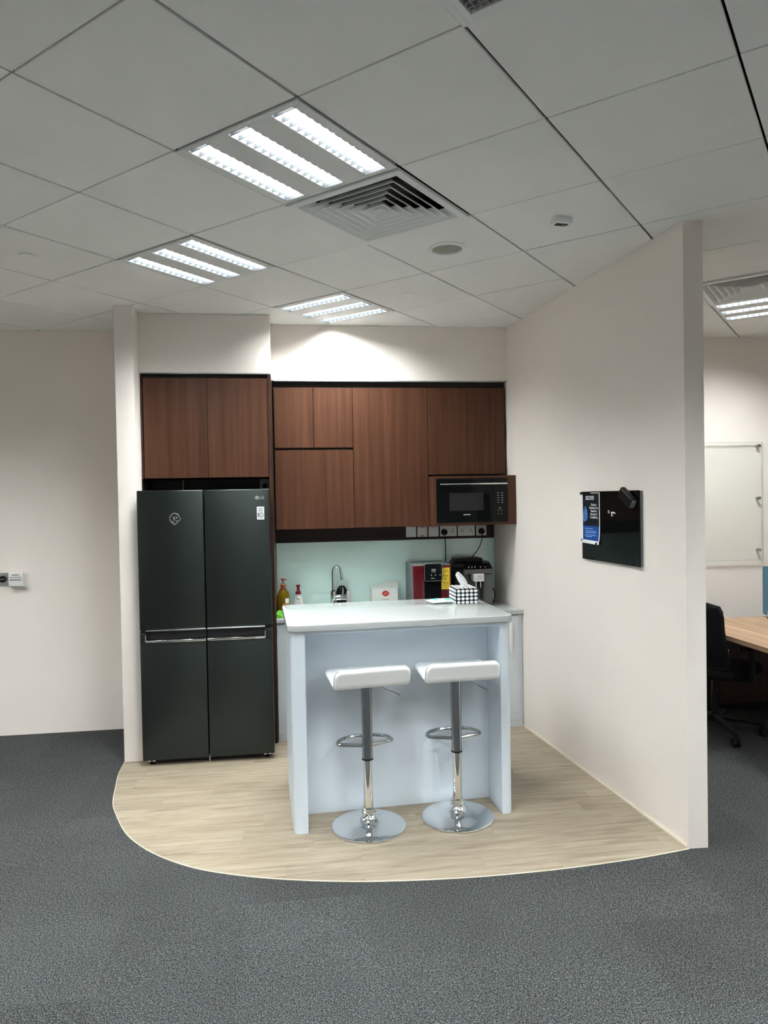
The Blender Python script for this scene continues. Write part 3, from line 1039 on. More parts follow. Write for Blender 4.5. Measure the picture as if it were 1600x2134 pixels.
# ------------------------------------------------------------------ base cabinets, worktop, sink, tap
YC = 5.122
bases = [(-0.100, 0.26), (0.262, 0.73), (0.732, 1.20), (1.202, 1.690)]
blabels = ['pale grey base cabinet beside the refrigerator panel, seen left of the island',
           'pale grey base cabinet under the sink, behind the island', 'pale grey base cabinet behind the island, under the napkin pack',
           'pale grey base cabinet with a white upright handle, against the partition']
for k, (a, b2) in enumerate(bases):
    t = thing('base_cabinet', blabels[k], 'cabinet', ((a + b2) / 2, 5.4, 0.004), 0, 'base cabinets under the worktop')
    last = k == 3
    fr_y = YC + 0.020
    if last:
        part('carcass', MB().prism([(a, fr_y), (part_x(fr_y) - 0.004, fr_y), (part_x(YS) - 0.004, YS - 0.002), (a, YS - 0.002)], 0.05, 0.848), cab_m, t, True)
        part('filler', MB().box(1.679, part_x(YC + 0.01) - 0.004, YC + 0.012, YC + 0.0195, 0.052, 0.846), cab_m, t, True)
    else:
        part('carcass', MB().box(a, b2, fr_y, YS - 0.002, 0.05, 0.848 if k != 1 else 0.64), cab_m, t, True)
    d1 = 1.676 if last else b2 - 0.0015
    dz = 0.832
    door = part('door', MB().box(a + 0.0015, d1, YC, YC + 0.0195, 0.052, dz, 0.001, 1), cab_m, t, True)
    hx = d1 - 0.072 if last else b2 - 0.072
    part('handle', MB().box(hx, hx + 0.022, YC - 0.016, YC - 0.0002, 0.545, 0.782, 0.003, 2), plate_m, door, True)
    part('plinth', MB().box(a, (part_x(YC + 0.03) - 0.004) if last else b2, YC + 0.004, YC + 0.0185, 0.004, 0.0495), cab_m, t, True)

wt = thing('worktop', 'white kitchen worktop along the glass splashback', 'worktop', (0.8, 5.4, 0.8485))
WZ0, WZ1 = 0.8485, 0.875
SX0, SX1, SY0, SY1 = 0.285, 0.64, 5.24, 5.55
wb = MB()
wb.box(-0.100, SX0, 5.105, YS - 0.001, WZ0, WZ1, 0.002, 1)
wb.prism([(SX1, 5.105), (part_x(5.105) - 0.003, 5.105), (part_x(YS) - 0.003, YS - 0.001), (SX1, YS - 0.001)], WZ0, WZ1)
wb.box(SX0, SX1, 5.105, SY0, WZ0, WZ1)
wb.box(SX0, SX1, SY1, YS - 0.001, WZ0, WZ1)
part('slab', wb, solid_top, wt, True)
sn = thing('sink', 'steel sink bowl set into the white worktop below the tap', 'sink', (0.43, 5.395, 0.876))
rm = MB()
for (a, b2, c, e) in ((SX0 - 0.012, SX1 + 0.012, SY0 - 0.012, SY0 + 0.006), (SX0 - 0.012, SX1 + 0.012, SY1 - 0.006, SY1 + 0.012),
                      (SX0 - 0.012, SX0 + 0.006, SY0 + 0.006, SY1 - 0.006), (SX1 - 0.006, SX1 + 0.012, SY0 + 0.006, SY1 - 0.006)):
    rm.box(a, b2, c, e, WZ1 + 0.0003, WZ1 + 0.003)
part('rim', rm, steel, sn, True)
bw = MB()
bw.box(SX0 + 0.004, SX1 - 0.004, SY0 + 0.004, SY1 - 0.004, 0.70, 0.703)
for (a, b2, c, e) in ((SX0 + 0.002, SX1 - 0.002, SY0 + 0.002, SY0 + 0.005), (SX0 + 0.002, SX1 - 0.002, SY1 - 0.005, SY1 - 0.002),
                      (SX0 + 0.002, SX0 + 0.005, SY0 + 0.005, SY1 - 0.005), (SX1 - 0.005, SX1 - 0.002, SY0 + 0.005, SY1 - 0.005)):
    bw.box(a, b2, c, e, 0.70, WZ1)
part('bowl', bw, steel, sn, True)

tp = thing('kitchen_tap', 'chrome gooseneck mixer tap at the sink', 'tap', (0.336, 5.60, WZ1 + 0.0004))
part('base', MB().lathe([(0, 0), (0.028, 0), (0.028, 0.008), (0.024, 0.012), (0.024, 0.125), (0.016, 0.135), (0, 0.135)], 28), chrome, tp)
arc = [(0, 0, 0.12), (0, 0, 0.20), (0, 0, 0.26)]
for k in range(1, 15):
    a = pi - pi * 0.93 * k / 14
    arc.append((0.031 + 0.031 * cos(a), -0.008 * k / 14, 0.268 + 0.047 * sin(a)))
arc += [(0.066, -0.010, 0.235), (0.070, -0.011, 0.212)]
part('spout', MB().tube(arc, [0.0115] * (len(arc) - 2) + [0.0125, 0.0125], 14), chrome, tp)
lv = MB().lathe([(0, 0), (0.022, 0), (0.024, 0.008), (0.024, 0.082), (0.020, 0.09), (0, 0.09)], 24,
                M=Matrix.Translation((0.015, -0.005, 0.075)) @ Matrix.Rotation(pi / 2, 4, 'Y'))
part('mixer_body', lv, chrome, tp)
part('lever', MB().box(0.070, 0.080, -0.012, 0.0, 0.09, 0.150, 0.003, 2), chrome, tp)
so = thing('sponge_caddy', 'white sponge caddy with a dark scrubber behind the tap', 'sponge holder', (0.430, 5.655, WZ1 + 0.0004))
part('cup', MB().box(-0.03, 0.045, -0.022, 0.012, 0, 0.115, 0.008, 3), plate_m, so)
part('scrubber', MB().lathe([(0, 0.02), (0.040, 0.02), (0.044, 0.10), (0.038, 0.135), (0.020, 0.158), (0, 0.162)], 20, -0.024, -0.012, sy=0.45), satin_blk, so)

# ------------------------------------------------------------------ things on the worktop
ob = thing('dish_soap_bottle', 'amber pump bottle of dish soap with an orange pump, beside the fridge panel', 'bottle', (-0.052, 5.50, WZ1 + 0.0004))
part('body', MB().lathe([(0, 0), (0.046, 0), (0.050, 0.006), (0.050, 0.085), (0.048, 0.115), (0.038, 0.145), (0.022, 0.168), (0.016, 0.176), (0, 0.176)], 28, sx=0.98, sy=0.7), orange_l, ob)
part('label', MB().quads([(0.0505 * sin(a) * 0.985, -0.0505 * cos(a) * 0.705, z) for z in (0.012, 0.060) for a in [radians(-4 + 10 * k) for k in range(8)]],
                         [(k, k + 1, k + 9, k + 8) for k in range(7)]), orange_lb, ob)
part('label', MB().quads([(0.0507 * sin(a) * 0.985, -0.0507 * cos(a) * 0.705, z) for z in (0.062, 0.098) for a in [radians(18 + 8 * k) for k in range(6)]],
                         [(k, k + 1, k + 7, k + 6) for k in range(5)]), white_m, ob)
pm = MB().lathe([(0, 0.172), (0.019, 0.172), (0.019, 0.200), (0.012, 0.208), (0, 0.208)], 20)
pm.cyl(0.005, 0.005, 0.205, 0.238, 10)
pm.lathe([(0, 0.234), (0.015, 0.234), (0.016, 0.244), (0.010, 0.248), (0, 0.248)], 18)
pm.tube([(0, 0, 0.240), (0.02, -0.004, 0.240), (0.032, -0.006, 0.236)], [0.006, 0.005, 0.004], 8)
part('pump', pm, orange_p, ob)
wsb = thing('hand_soap_bottle', 'white foaming soap bottle with a dark red pump', 'bottle', (0.063, 5.56, WZ1 + 0.0004))
part('body', MB().lathe([(0, 0), (0.040, 0), (0.042, 0.01), (0.040, 0.04), (0.032, 0.085), (0.022, 0.112), (0.020, 0.117), (0, 0.117)], 28, sy=0.72), soap_w, wsb)
part('pump', MB().lathe([(0, 0.117), (0.022, 0.117), (0.022, 0.135), (0.012, 0.142), (0.010, 0.165), (0.017, 0.180), (0.018, 0.188), (0, 0.189)], 24), soap_r, wsb)
pr_ = MB()
pr_.box(-0.014, 0.014, -0.0265, -0.0255, 0.078, 0.086, 0.002, 1, edges='Y')
pr_.box(-0.020, 0.020, -0.0300, -0.0290, 0.040, 0.044)
pr_.box(-0.004, 0.012, -0.0290, -0.0280, 0.055, 0.060)
part('print', pr_, ink_g, wsb)

gc = MB()
nx, ny = 16, 18
vv, ff = [], []
for sgn in (1, 0):
    for a in range(nx + 1):
        for c in range(ny + 1):
            u, v_ = a / nx, c / ny
            xx = -0.095 + 0.105 * u + 0.006 * sin(v_ * 7)
            yy = 5.17 + 0.26 * v_ + 0.008 * sin(u * 6)
            zz = WZ1 + 0.0006 + (0.010 + 0.007 * sin(u * 9 + 1) * cos(v_ * 6) + 0.010 * math.exp(-((v_ - 0.08) / 0.1) ** 2) * (0.6 + 0.6 * sin(u * 11))) * sgn
            vv.append((xx, yy, max(zz, WZ1 + 0.0006)))
M_ = (nx + 1) * (ny + 1)
for a in range(nx):
    for c in range(ny):
        k = a * (ny + 1) + c
        ff.append((k, k + 1, k + ny + 2, k + ny + 1))
        ff.append((M_ + k, M_ + k + ny + 1, M_ + k + ny + 2, M_ + k + 1))
for a in range(nx):
    for c in (0, ny):
        k, k2 = a * (ny + 1) + c, (a + 1) * (ny + 1) + c
        ff.append((k, k2, M_ + k2, M_ + k))
for c in range(ny):
    for a in (0, nx):
        k, k2 = a * (ny + 1) + c, a * (ny + 1) + c + 1
        ff.append((k, k2, M_ + k2, M_ + k))
solo('cleaning_cloth', gc.quads(vv, ff), green_m, 'bright green cleaning cloth folded on the worktop by the fridge panel', 'cloth')

npk = thing('napkin_pack', 'pale pack of paper napkins with a red emblem, against the splashback', 'napkin pack', (0.739, 5.62, WZ1 + 0.0004))
part('pack', MB().box(-0.108, 0.110, -0.045, 0.045, 0, 0.140, 0.012, 3), bag_m, npk)
part('flap', MB().quads([(-0.108, -0.046, 0.136), (0.11, -0.046, 0.138), (0.112, 0.03, 0.180), (0.06, 0.035, 0.188), (-0.112, 0.02, 0.146), (-0.108, -0.04, 0.130), (0.11, -0.04, 0.130), (0.112, 0.036, 0.172), (0.06, 0.041, 0.180), (-0.112, 0.026, 0.140)],
                        [(0, 1, 2, 3), (0, 3, 4), (5, 8, 7, 6), (5, 9, 8), (0, 5, 6, 1), (1, 6, 7, 2), (2, 7, 8, 3), (3, 8, 9, 4), (4, 9, 5, 0)]), bag_m, npk)
em = MB()
pts_e = [(0.030 * cos(a) * (1 if abs(cos(a)) < .8 else 1.0), 0.022 * sin(a) * abs(sin(a)) ** 0.6) for a in [2 * pi * k / 24 for k in range(24)]]
em.prism(pts_e, 0, 0.0008, M=Matrix.Translation((0.006, -0.0452, 0.095)) @ Matrix.Rotation(pi / 2, 4, 'X'))
part('emblem', em, logo_red, npk)
part('emblem_gap', MB().tube([(-0.008, -0.0464, 0.088), (0.0, -0.0464, 0.097), (0.012, -0.0464, 0.094), (0.020, -0.0464, 0.102)], 0.0018, 6), bag_m, npk)
part('print', MB().box(-0.025, 0.035, -0.0458, -0.0450, 0.046, 0.050).box(-0.05, 0.06, -0.0458, -0.0450, 0.034, 0.037), mat('print_brown', (0.42, 0.30, 0.25), 0.6), npk)

wd = thing('water_dispenser', 'red and black water dispenser with a yellow label, behind the island', 'water dispenser', (1.065, 5.45, WZ1 + 0.0004))
DX0, DX1, DY0 = 0.917, 1.213, 5.30
part('body', MB().box(DX0, DX1, DY0 + 0.012, 5.64, WZ1 + 0.004, 1.213, 0.008, 3), disp_grey, wd, True)
part('front_panel', MB().box(DX0 + 0.002, 1.006, DY0, DY0 + 0.02, WZ1 + 0.006, 1.206, 0.004, 2), disp_red, wd, True)
part('front_panel', MB().box(1.133, DX1 - 0.002, DY0, DY0 + 0.02, WZ1 + 0.006, 1.206, 0.004, 2), disp_red, wd, True)
part('alcove', MB().box(1.007, 1.132, DY0 + 0.004, DY0 + 0.02, WZ1 + 0.006, 1.12), gloss_blk, wd, True)
ph = part('control_head', MB().prism(rounded(1.002, 1.137, 1.092, 1.222, 0.016, 6), 0, 0.022, M=Matrix.Translation((0, DY0, 0)) @ Matrix.Rotation(pi / 2, 4, 'X'), bev=0.003), gloss_blk, wd, True)
part('chrome_rim', MB().tube([(p[0], DY0 - 0.020, p[1]) for p in rounded(1.002, 1.137, 1.092, 1.222, 0.016, 6)], 0.0022, 6, closed=True), steel, wd, True)
dp = MB()
dp.box(1.052, 1.092, DY0 - 0.0232, DY0 - 0.0218, 1.155, 1.185)
part('display', dp, mat('display_face', (0.05, 0.06, 0.08), 0.2), ph, True)  # flat dark blue-grey display, no emission
db = MB()
db.box(1.058, 1.086, DY0 - 0.0240, DY0 - 0.0230, 1.172, 1.178)
db.box(1.062, 1.084, DY0 - 0.0240, DY0 - 0.0230, 1.160, 1.163)
for q in (1.055, 1.086, 1.122):
    db.box(q - 0.004, q + 0.004, DY0 - 0.0232, DY0 - 0.0220, 1.132, 1.139)
db.box(1.050, 1.080, DY0 - 0.0232, DY0 - 0.0220, 1.110, 1.114)
part('display_marks', db, silver_m, ph, True)
yl = part('warning_label', MB().box(1.136, 1.200, DY0 - 0.0012, DY0 - 0.0001, 1.024, 1.187), yellow_m, wd, True)
yb = MB()
for (z, a, c) in ((1.168, 1.160, 1.180), (1.158, 1.150, 1.192), (1.128, 1.148, 1.190), (1.122, 1.148, 1.190), (1.075, 1.148, 1.192), (1.068, 1.148, 1.192), (1.054, 1.148, 1.192), (1.038, 1.152, 1.190)):
    yb.box(a, c, DY0 - 0.0016, DY0 - 0.0011, z - 0.0025, z + 0.0025)
yb.lathe([(0, 0), (0.009, 0), (0.009, 0.0005), (0, 0.0005)], 16, M=Matrix.Translation((1.168, DY0 - 0.0011, 1.103)) @ Matrix.Rotation(pi / 2, 4, 'X'))
part('label_print', yb, yellow_d, yl, True)

cf = thing('coffee_machine', 'black and silver coffee machine beside the red water dispenser', 'coffee machine', (1.40, 5.46, WZ1 + 0.0004))
CX0, CX1, CY0 = 1.250, 1.548, 5.33
part('body', MB().box(CX0, CX1 - 0.004, CY0 + 0.12, 5.610, WZ1 + 0.003, 1.200, 0.010, 3), satin_blk, cf, True)
part('side_front', MB().box(CX0, 1.325, CY0 + 0.03, CY0 + 0.13, WZ1 + 0.003, 1.200, 0.008, 3), satin_blk, cf, True)
part('water_tank', MB().box(1.474, CX1, CY0 + 0.012, CY0 + 0.13, WZ1 + 0.003, 1.128, 0.010, 3), coffee_s, cf, True)
part('inner_wall', MB().box(1.325, 1.474, CY0 + 0.10, CY0 + 0.13, WZ1 + 0.003, 1.128), coffee_s, cf, True)
part('head', MB().box(1.318, CX1, CY0, CY0 + 0.13, 1.128, 1.166, 0.008, 3), coffee_s, cf, True)
pan = MB().prism([(CY0 - 0.002, 1.167), (CY0 + 0.20, 1.167), (CY0 + 0.20, 1.215), (CY0 + 0.10, 1.213)], CX0 + 0.004, CX1 - 0.002,
                 M=Matrix(((0, 0, 1, 0), (1, 0, 0, 0), (0, 1, 0, 0), (0, 0, 0, 1))), bev=0.004)
part('control_panel', pan, gloss_blk, cf, True)
part('bean_hopper', MB().box(1.282, 1.497, CY0 + 0.10, 5.600, 1.212, 1.240, 0.010, 3), satin_blk, cf, True)
cm = MB()
for q in (1.360, 1.385, 1.408, 1.452, 1.49):
    cm.box(q - 0.004, q + 0.004, CY0 + 0.012, CY0 + 0.016, 1.176, 1.183)
part('control_marks', cm, silver_m, cf, True)
sp_ = part('spout_head', MB().box(1.395, 1.474, CY0 - 0.012, CY0 + 0.10, 1.070, 1.130, 0.004, 2), plate_m, cf, True)
part('spout_print', MB().box(1.418, 1.458, CY0 - 0.0130, CY0 - 0.0115, 1.108, 1.114).box(1.418, 1.460, CY0 - 0.0130, CY0 - 0.0115, 1.091, 1.095), ink_g, sp_, True)
for q in (1.414, 1.450):
    part('nozzle', MB().cyl(0.0055, 0.005, 1.022, 1.072, 12, q, CY0 + 0.01), chrome, cf, True)
part('nozzle_core', MB().cyl(0.012, 0.010, 1.016, 1.075, 12, 1.432, CY0 + 0.02), satin_blk, cf, True)
part('drip_tray', MB().box(1.325, 1.474, CY0 - 0.005, CY0 + 0.10, WZ1 + 0.003, 0.92, 0.004, 2), steel, cf, True)
part('side_cable', MB().tube(smooth([(1.544, CY0 + 0.05, 1.02), (1.566, CY0 + 0.05, 0.995), (1.574, CY0 + 0.05, 0.955), (1.566, CY0 + 0.05, 0.91), (1.545, CY0 + 0.055, 0.882)]), 0.005, 8), rubber, cf, True)
part('power_lead', MB().tube(smooth([(1.262, 5.58, 1.16), (1.268, 5.58, 1.205), (1.295, 5.58, 1.226), (1.33, 5.57, 1.225)]), 0.0045, 8), rubber, cf, True)

# ------------------------------------------------------------------ island counter
IA = radians(2.5)
isl = thing('island_counter', 'white-topped bar counter with pale blue-grey panels in the kitchen middle', 'counter', (-0.004, 3.668, 0.0045), IA)
IW, ID, IH = 1.176, 0.722, 1.080 - 0.0045
part('countertop', MB().prism(rounded(-0.016, IW + 0.018, -0.016, ID + 0.012, 0.055, 8), IH - 0.034, IH, bev=0.004, seg=3), solid_top, isl)
part('side_panel', MB().prism(rounded(0, 0.074, 0, ID, 0.032, 8, (1, 0, 0, 0)), 0, IH - 0.0345), island_m, isl)
part('side_panel', MB().prism(rounded(IW - 0.058, IW, 0.004, ID, 0.026, 8, (0, 1, 0, 0)), 0, IH - 0.0345), island_m, isl)
part('apron', MB().box(0.0745, IW - 0.0585, 0.004, 0.227, IH - 0.052, IH - 0.0345, 0.001, 1), island_m, isl)
part('front_panel', MB().box(0.0745, IW - 0.0585, 0.228, 0.248, 0, IH - 0.0345), island_m, isl)
part('back_panel', MB().box(0.0745, IW - 0.0585, ID - 0.02, ID, 0, IH - 0.0345), island_m, isl)


# ------------------------------------------------------------------ tissue box and wet wipes on the island
TZ = 1.0804
tb = thing('tissue_box', 'cube tissue box in a navy and white harlequin cover', 'tissue box', (1.035, 4.205, TZ), radians(1))
HX, HY, HZ = 0.068, 0.085, 0.098
body = MB().box(-HX, HX, -HY, HY, 0.004, HZ, 0.012, 3)
part('cover', body, navy_m, tb)
dots = MB()


def lozenge(mb, M, w, h):
    n = 14
    pts_ = []
    for k in range(n):
        a = 2 * pi * k / n
        pts_.append((w * cos(a) * (0.72 + 0.28 * abs(cos(a))), h * sin(a) * (0.72 + 0.28 * abs(sin(a)))))
    mb.prism([(q_[0] * 0.88, q_[1] * 0.86) for q_ in pts_], 0, 0.0009, M=M)


for rr in range(4):
    for cc in range(5):
        xx = -HX + 0.0165 + cc * 0.0258
        zz = 0.016 + rr * 0.0222
        lozenge(dots, Matrix.Translation((xx, -HY + 0.0004, zz)) @ Matrix.Rotation(pi / 2, 4, 'X'), 0.0125, 0.0105)
        yy = -HY + 0.020 + cc * 0.033
        lozenge(dots, Matrix.Translation((-HX + 0.0004, yy, zz)) @ Matrix.Rotation(-pi / 2, 4, 'Z') @ Matrix.Rotation(pi / 2, 4, 'X'), 0.016, 0.0105)
        lozenge(dots, Matrix.Translation((HX - 0.0004, yy, zz)) @ Matrix.Rotation(pi / 2, 4, 'Z') @ Matrix.Rotation(pi / 2, 4, 'X'), 0.016, 0.0105)
for rr in range(5):
    for cc in range(5):
        lozenge(dots, Matrix.Translation((-HX + 0.0165 + cc * 0.0258, -HY + 0.018 + rr * 0.036, HZ - 0.0006)), 0.0118, 0.0165)
part('cover_print', dots, tissue_m, tb)
part('base_rim', MB().box(-HX + 0.004, HX - 0.004, -HY + 0.004, HY - 0.004, 0, 0.005), plate_m, tb)
ts, tf = [], []
prof = [(0.010, 0.030, 0.094), (0.004, 0.024, 0.118), (-0.010, 0.026, 0.140), (-0.022, 0.024, 0.160), (-0.036, 0.020, 0.180), (-0.040, 0.012, 0.190)]
for (cx, hw, z) in prof:
    for k in range(7):
        u = -1 + k / 3
        ts.append((cx + hw * u * 0.9, -0.028 + 0.010 * sin(u * 4 + z * 40) + abs(u) * 0.006, z - 0.008 * u * u))
for a in range(len(prof) - 1):
    for k in range(6):
        tf.append((a * 7 + k, a * 7 + k + 1, (a + 1) * 7 + k + 1, (a + 1) * 7 + k))
tm = MB().quads(ts, tf)
ret = bmesh.ops.solidify(tm.bm, geom=tm.bm.faces[:], thickness=0.0025)
part('tissue', tm.mesh('tissue', tissue_m, 85), tissue_m, tb)

wp = thing('wipes_packet', 'flat mint and white packet of wipes lying beside the tissue box', 'packet', (0.905, 4.262, TZ), radians(12))
pk = MB()
nx, ny = 12, 8
vv, ff = [], []
for sgn in (1, -1):
    for a in range(nx + 1):
        for c in range(ny + 1):
            u, v_ = a / nx * 2 - 1, c / ny * 2 - 1
            h = max(0.0, (1 - u ** 4) * (1 - v_ ** 4))
            vv.append((u * 0.078, v_ * 0.062, 0.010 + (0.010 * h + 0.002 * sin(u * 7 + v_ * 5) * h if sgn > 0 else -0.0095 * min(1, h * 2))))
M_ = (nx + 1) * (ny + 1)
for a in range(nx):
    for c in range(ny):
        k = a * (ny + 1) + c
        ff.append((k, k + ny + 1, k + ny + 2, k + 1))
        ff.append((M_ + k, M_ + k + 1, M_ + k + ny + 2, M_ + k + ny + 1))
pk.quads(vv, ff)
bmesh.ops.remove_doubles(pk.bm, verts=pk.bm.verts, dist=0.0008)
part('wrapper', pk, white_m, wp)
bl = MB()
for (x0, x1, y0, y1) in ((-0.050, -0.012, -0.030, 0.050), (0.020, 0.062, -0.048, 0.030)):
    vv = []
    for a in range(5):
        for c in range(5):
            xx, yy = x0 + (x1 - x0) * a / 4, y0 + (y1 - y0) * c / 4
            u, v_ = xx / 0.078, yy / 0.062
            h = (1 - u ** 4) * (1 - v_ ** 4)
            vv.append((xx, yy, 0.0108 + 0.010 * h + 0.002 * sin(u * 7 + v_ * 5) * h))
    bl.quads(vv, [(a * 5 + c, a * 5 + c + 1, a * 5 + c + 6, a * 5 + c + 5) for a in range(4) for c in range(4)])
part('wrapper_print', bl, mint_m, wp)
part('wrapper_print', MB().box(-0.060, 0.02, -0.0632, -0.0622, 0.0085, 0.0115), ink_g, wp)


# ------------------------------------------------------------------ bar stools
def seat_mesh():
    """one upholstered shell: flat pad with an upturned lip on the -y side"""
    coarse = []
    for k in range(9):                       # lip, from its top down
        q = k / 8
        coarse.append((-0.168 + 0.022 * q, 0.092 - 0.066 * q))
    for k in range(1, 9):                    # bend
        a = radians(195 + 75 * k / 8)
        coarse.append((-0.1165 + 0.031 * cos(a), 0.031 + 0.031 * sin(a)))
    for k in range(1, 13):                   # pad
        q = k / 12
        coarse.append((-0.1165 + 0.275 * q, 0.006 * sin(pi * q) + 0.014 * q * q))
    acc = [0]
    for k in range(1, len(coarse)):
        acc.append(acc[-1] + hypot(coarse[k][0] - coarse[k - 1][0], coarse[k][1] - coarse[k - 1][1]))
    NP = 64
    path = []
    for k in range(NP + 1):                  # resampled, closer together towards both ends
        q = k / NP
        want = acc[-1] * (0.35 * q + 0.65 * (0.5 - 0.5 * cos(pi * q)))
        m_ = max(e_ for e_ in range(len(acc) - 1) if acc[e_] <= want + 1e-9)
        w_ = min(1.0, (want - acc[m_]) / (acc[m_ + 1] - acc[m_]))
        path.append((coarse[m_][0] + (coarse[m_ + 1][0] - coarse[m_][0]) * w_, coarse[m_][1] + (coarse[m_ + 1][1] - coarse[m_][1]) * w_))
    n = len(path)
    nw = 36
    HWs = 0.198
    # arclength
    L_ = [0]
    for k in range(1, n):
        L_.append(L_[-1] + hypot(path[k][0] - path[k - 1][0], path[k][1] - path[k - 1][1]))
    tot = L_[-1]
    rad = 0.045
    mb = MB()
    vv, ff = [], []
    for sgn in (1, -1):
        for k in range(n):
            p = path[k]
            q0, q1 = path[max(k - 1, 0)], path[min(k + 1, n - 1)]
            tx, tz = q1[0] - q0[0], q1[1] - q0[1]
            l = hypot(tx, tz)
            nx_, nz_ = tz / l, -tx / l          # points to the underside
            s = L_[k]
            e = min(s, tot - s)
            hw = HWs
            if e < rad:
                hw = HWs - rad + math.sqrt(max(0, rad * rad - (rad - e) ** 2))
            for c in range(nw + 1):
                u = 0.3 * ((c / nw) * 2 - 1) - 0.7 * cos(pi * c / nw)
                ex = (1 - abs(u)) * hw
                ed = min(ex, e)
                th = 0.017 * min(1.0, math.sqrt(max(0.0, 1 - (1 - min(ed / 0.020, 1)) ** 2)) + 0.02)
                vv.append((u * hw, p[0] + sgn * nx_ * th, p[1] + sgn * nz_ * th))
    M_ = n * (nw + 1)
    for k in range(n - 1):
        for c in range(nw):
            a = k * (nw + 1) + c
            ff.append((a, a + 1, a + nw + 2, a + nw + 1))
            ff.append((M_ + a, M_ + a + nw + 1, M_ + a + nw + 2, M_ + a + 1))
    for k in range(n - 1):
        for c in (0, nw):
            a, a2 = k * (nw + 1) + c, (k + 1) * (nw + 1) + c
            ff.append((a, a2, M_ + a2, M_ + a))
    for c in range(nw):
        for k in (0, n - 1):
            a, a2 = k * (nw + 1) + c, k * (nw + 1) + c + 1
            ff.append((a, a2, M_ + a2, M_ + a))
    mb.quads(vv, ff)
    # piping line just inside the rim of the lip and along the sides
    pipe = []
    for c in (-1, 1):
        seq = []
        for k in range(n):
            s = L_[k]
            e = min(s, tot - s)
            hw = HWs
            if e < rad:
                hw = HWs - rad + math.sqrt(max(0, rad * rad - (rad - e) ** 2))
            seq.append((c * hw * 1.0, path[k][0], path[k][1]))
        pipe.append(seq)
    loop = pipe[0] + pipe[1][::-1]
    return mb, loop


def make_stool(label, loc, seat_rz):
    t = thing('bar_stool', label, 'bar stool', loc, 0, 'white and chrome bar stools at the island')
    part('base', MB().lathe([(0, 0), (0.190, 0), (0.194, 0.003), (0.193, 0.008), (0.185, 0.012), (0.14, 0.019), (0.095, 0.028), (0.062, 0.040), (0.043, 0.058), (0.036, 0.075), (0, 0.075)], 64), chrome, t)
    part('collar', MB().lathe([(0, 0.074), (0.036, 0.074), (0.041, 0.080), (0.041, 0.086), (0.036, 0.092), (0.036, 0.098), (0.031, 0.104), (0, 0.104)], 40), chrome, t)
    part('column', MB().lathe([(0, 0.10), (0.0255, 0.10), (0.0255, 0.40), (0, 0.40)], 40), chrome, t)
    part('sleeve', MB().lathe([(0, 0.362), (0.029, 0.362), (0.0285, 0.372), (0.0285, 0.748), (0, 0.748)], 40), chrome_d, t)
    part('sleeve_ring', MB().lathe([(0.026, 0.352), (0.030, 0.354), (0.030, 0.361), (0.026, 0.362)], 40), rubber, t)
    # foot rest
    pts_ = []
    hw = 0.150
    pts_ += [(-0.026, 0.006, 0), (-0.08, 0.024, 0.0), (-0.125, 0.040, 0), (-0.142, 0.052, 0)]
    for k in range(0, 13):
        a = pi - pi * k / 12
        pts_.append((0.146 * cos(a), 0.066 + 0.100 * sin(a), 0))
    pts_ += [(0.142, 0.052, 0), (0.125, 0.040, 0), (0.08, 0.024, 0), (0.026, 0.006, 0)]
    fr_ = part('foot_rest', MB().tube(smooth(pts_, 4), 0.0095, 10, M=Matrix.Translation((0, 0, 0.426)) @ Matrix.Rotation(seat_rz * 0.8, 4, 'Z')), chrome_r, t)
    Ms = Matrix.Translation((0, 0, 0.778)) @ Matrix.Rotation(seat_rz, 4, 'Z')
    part('mount_plate', MB().box(-0.06, 0.06, -0.06, 0.07, -0.024, -0.012, 0.004, 2, M=Ms), satin_blk, t)
    mb, loop = seat_mesh()
    bmesh.ops.transform(mb.bm, matrix=Ms, verts=mb.bm.verts)
    seat = part('seat', mb, leather, t)
    part('piping', MB().tube([tuple(Ms @ Vector(p)) for p in loop], 0.0026, 6, closed=True), piping_m, seat)
    lev = MB().tube(smooth([(0.03, 0.01, -0.030), (0.07, 0.02, -0.036), (0.095, 0.028, -0.062), (0.15, 0.045, -0.095)], 5), 0.0035, 8, M=Ms)
    lev.tube([(0.142, 0.0425, -0.090), (0.196, 0.060, -0.121)], 0.0055, 10, M=Ms)
    part('lever', lev, steel, t)
    return t


make_stool('white bar stool nearer the refrigerator, seat turned slightly, on a chrome trumpet base', (0.384, 3.700, 0.0045), radians(7))
make_stool('white bar stool nearer the partition, seat square to the bar, on a chrome trumpet base', (0.867, 3.728, 0.0045), radians(2.2))

# ------------------------------------------------------------------ glass board on the partition
bcx, bcy = (part_x(4.175) + part_x(3.56)) / 2, (4.175 + 3.56) / 2
gb = thing('glass_board', 'black magnetic glass board hung on the partition', 'board', (bcx, bcy, 1.535), PART_RZ)
part('panel', MB().box(-0.309, 0.309, -0.020, -0.014, -0.204, 0.203, 0.001, 1), gloss_blk, gb)
part('backing', MB().box(-0.300, 0.309, -0.0139, -0.001, -0.200, 0.200), mat('board_backing', (0.13, 0.14, 0.14), 0.5), gb)
po = thing('notice_poster', 'dark blue paper notice with white headline held on the black board', 'poster', (bcx, bcy, 1.535), PART_RZ)



def sheet(x0, x1, z0, z1, y, name, m, parent, bend=0.010):
    """paper lying on the board; lower corner curls away slightly"""
    n = 8
    vv, ff = [], []
    for a in range(n + 1):
        for c in range(n + 1):
            u, v_ = a / n, c / n
            curl = bend * max(0, (0.35 - v_) / 0.35) ** 2 * u
            vv.append((x0 + (x1 - x0) * u, y - curl, z0 + (z1 - z0) * v_ - 0.4 * bend * u * (1 - v_)))
    for a in range(n):
        for c in range(n):
            k = a * (n + 1) + c
            ff.append((k, k + n + 1, k + n + 2, k + 1))
    return part(name, MB().quads(vv, ff), m, parent)


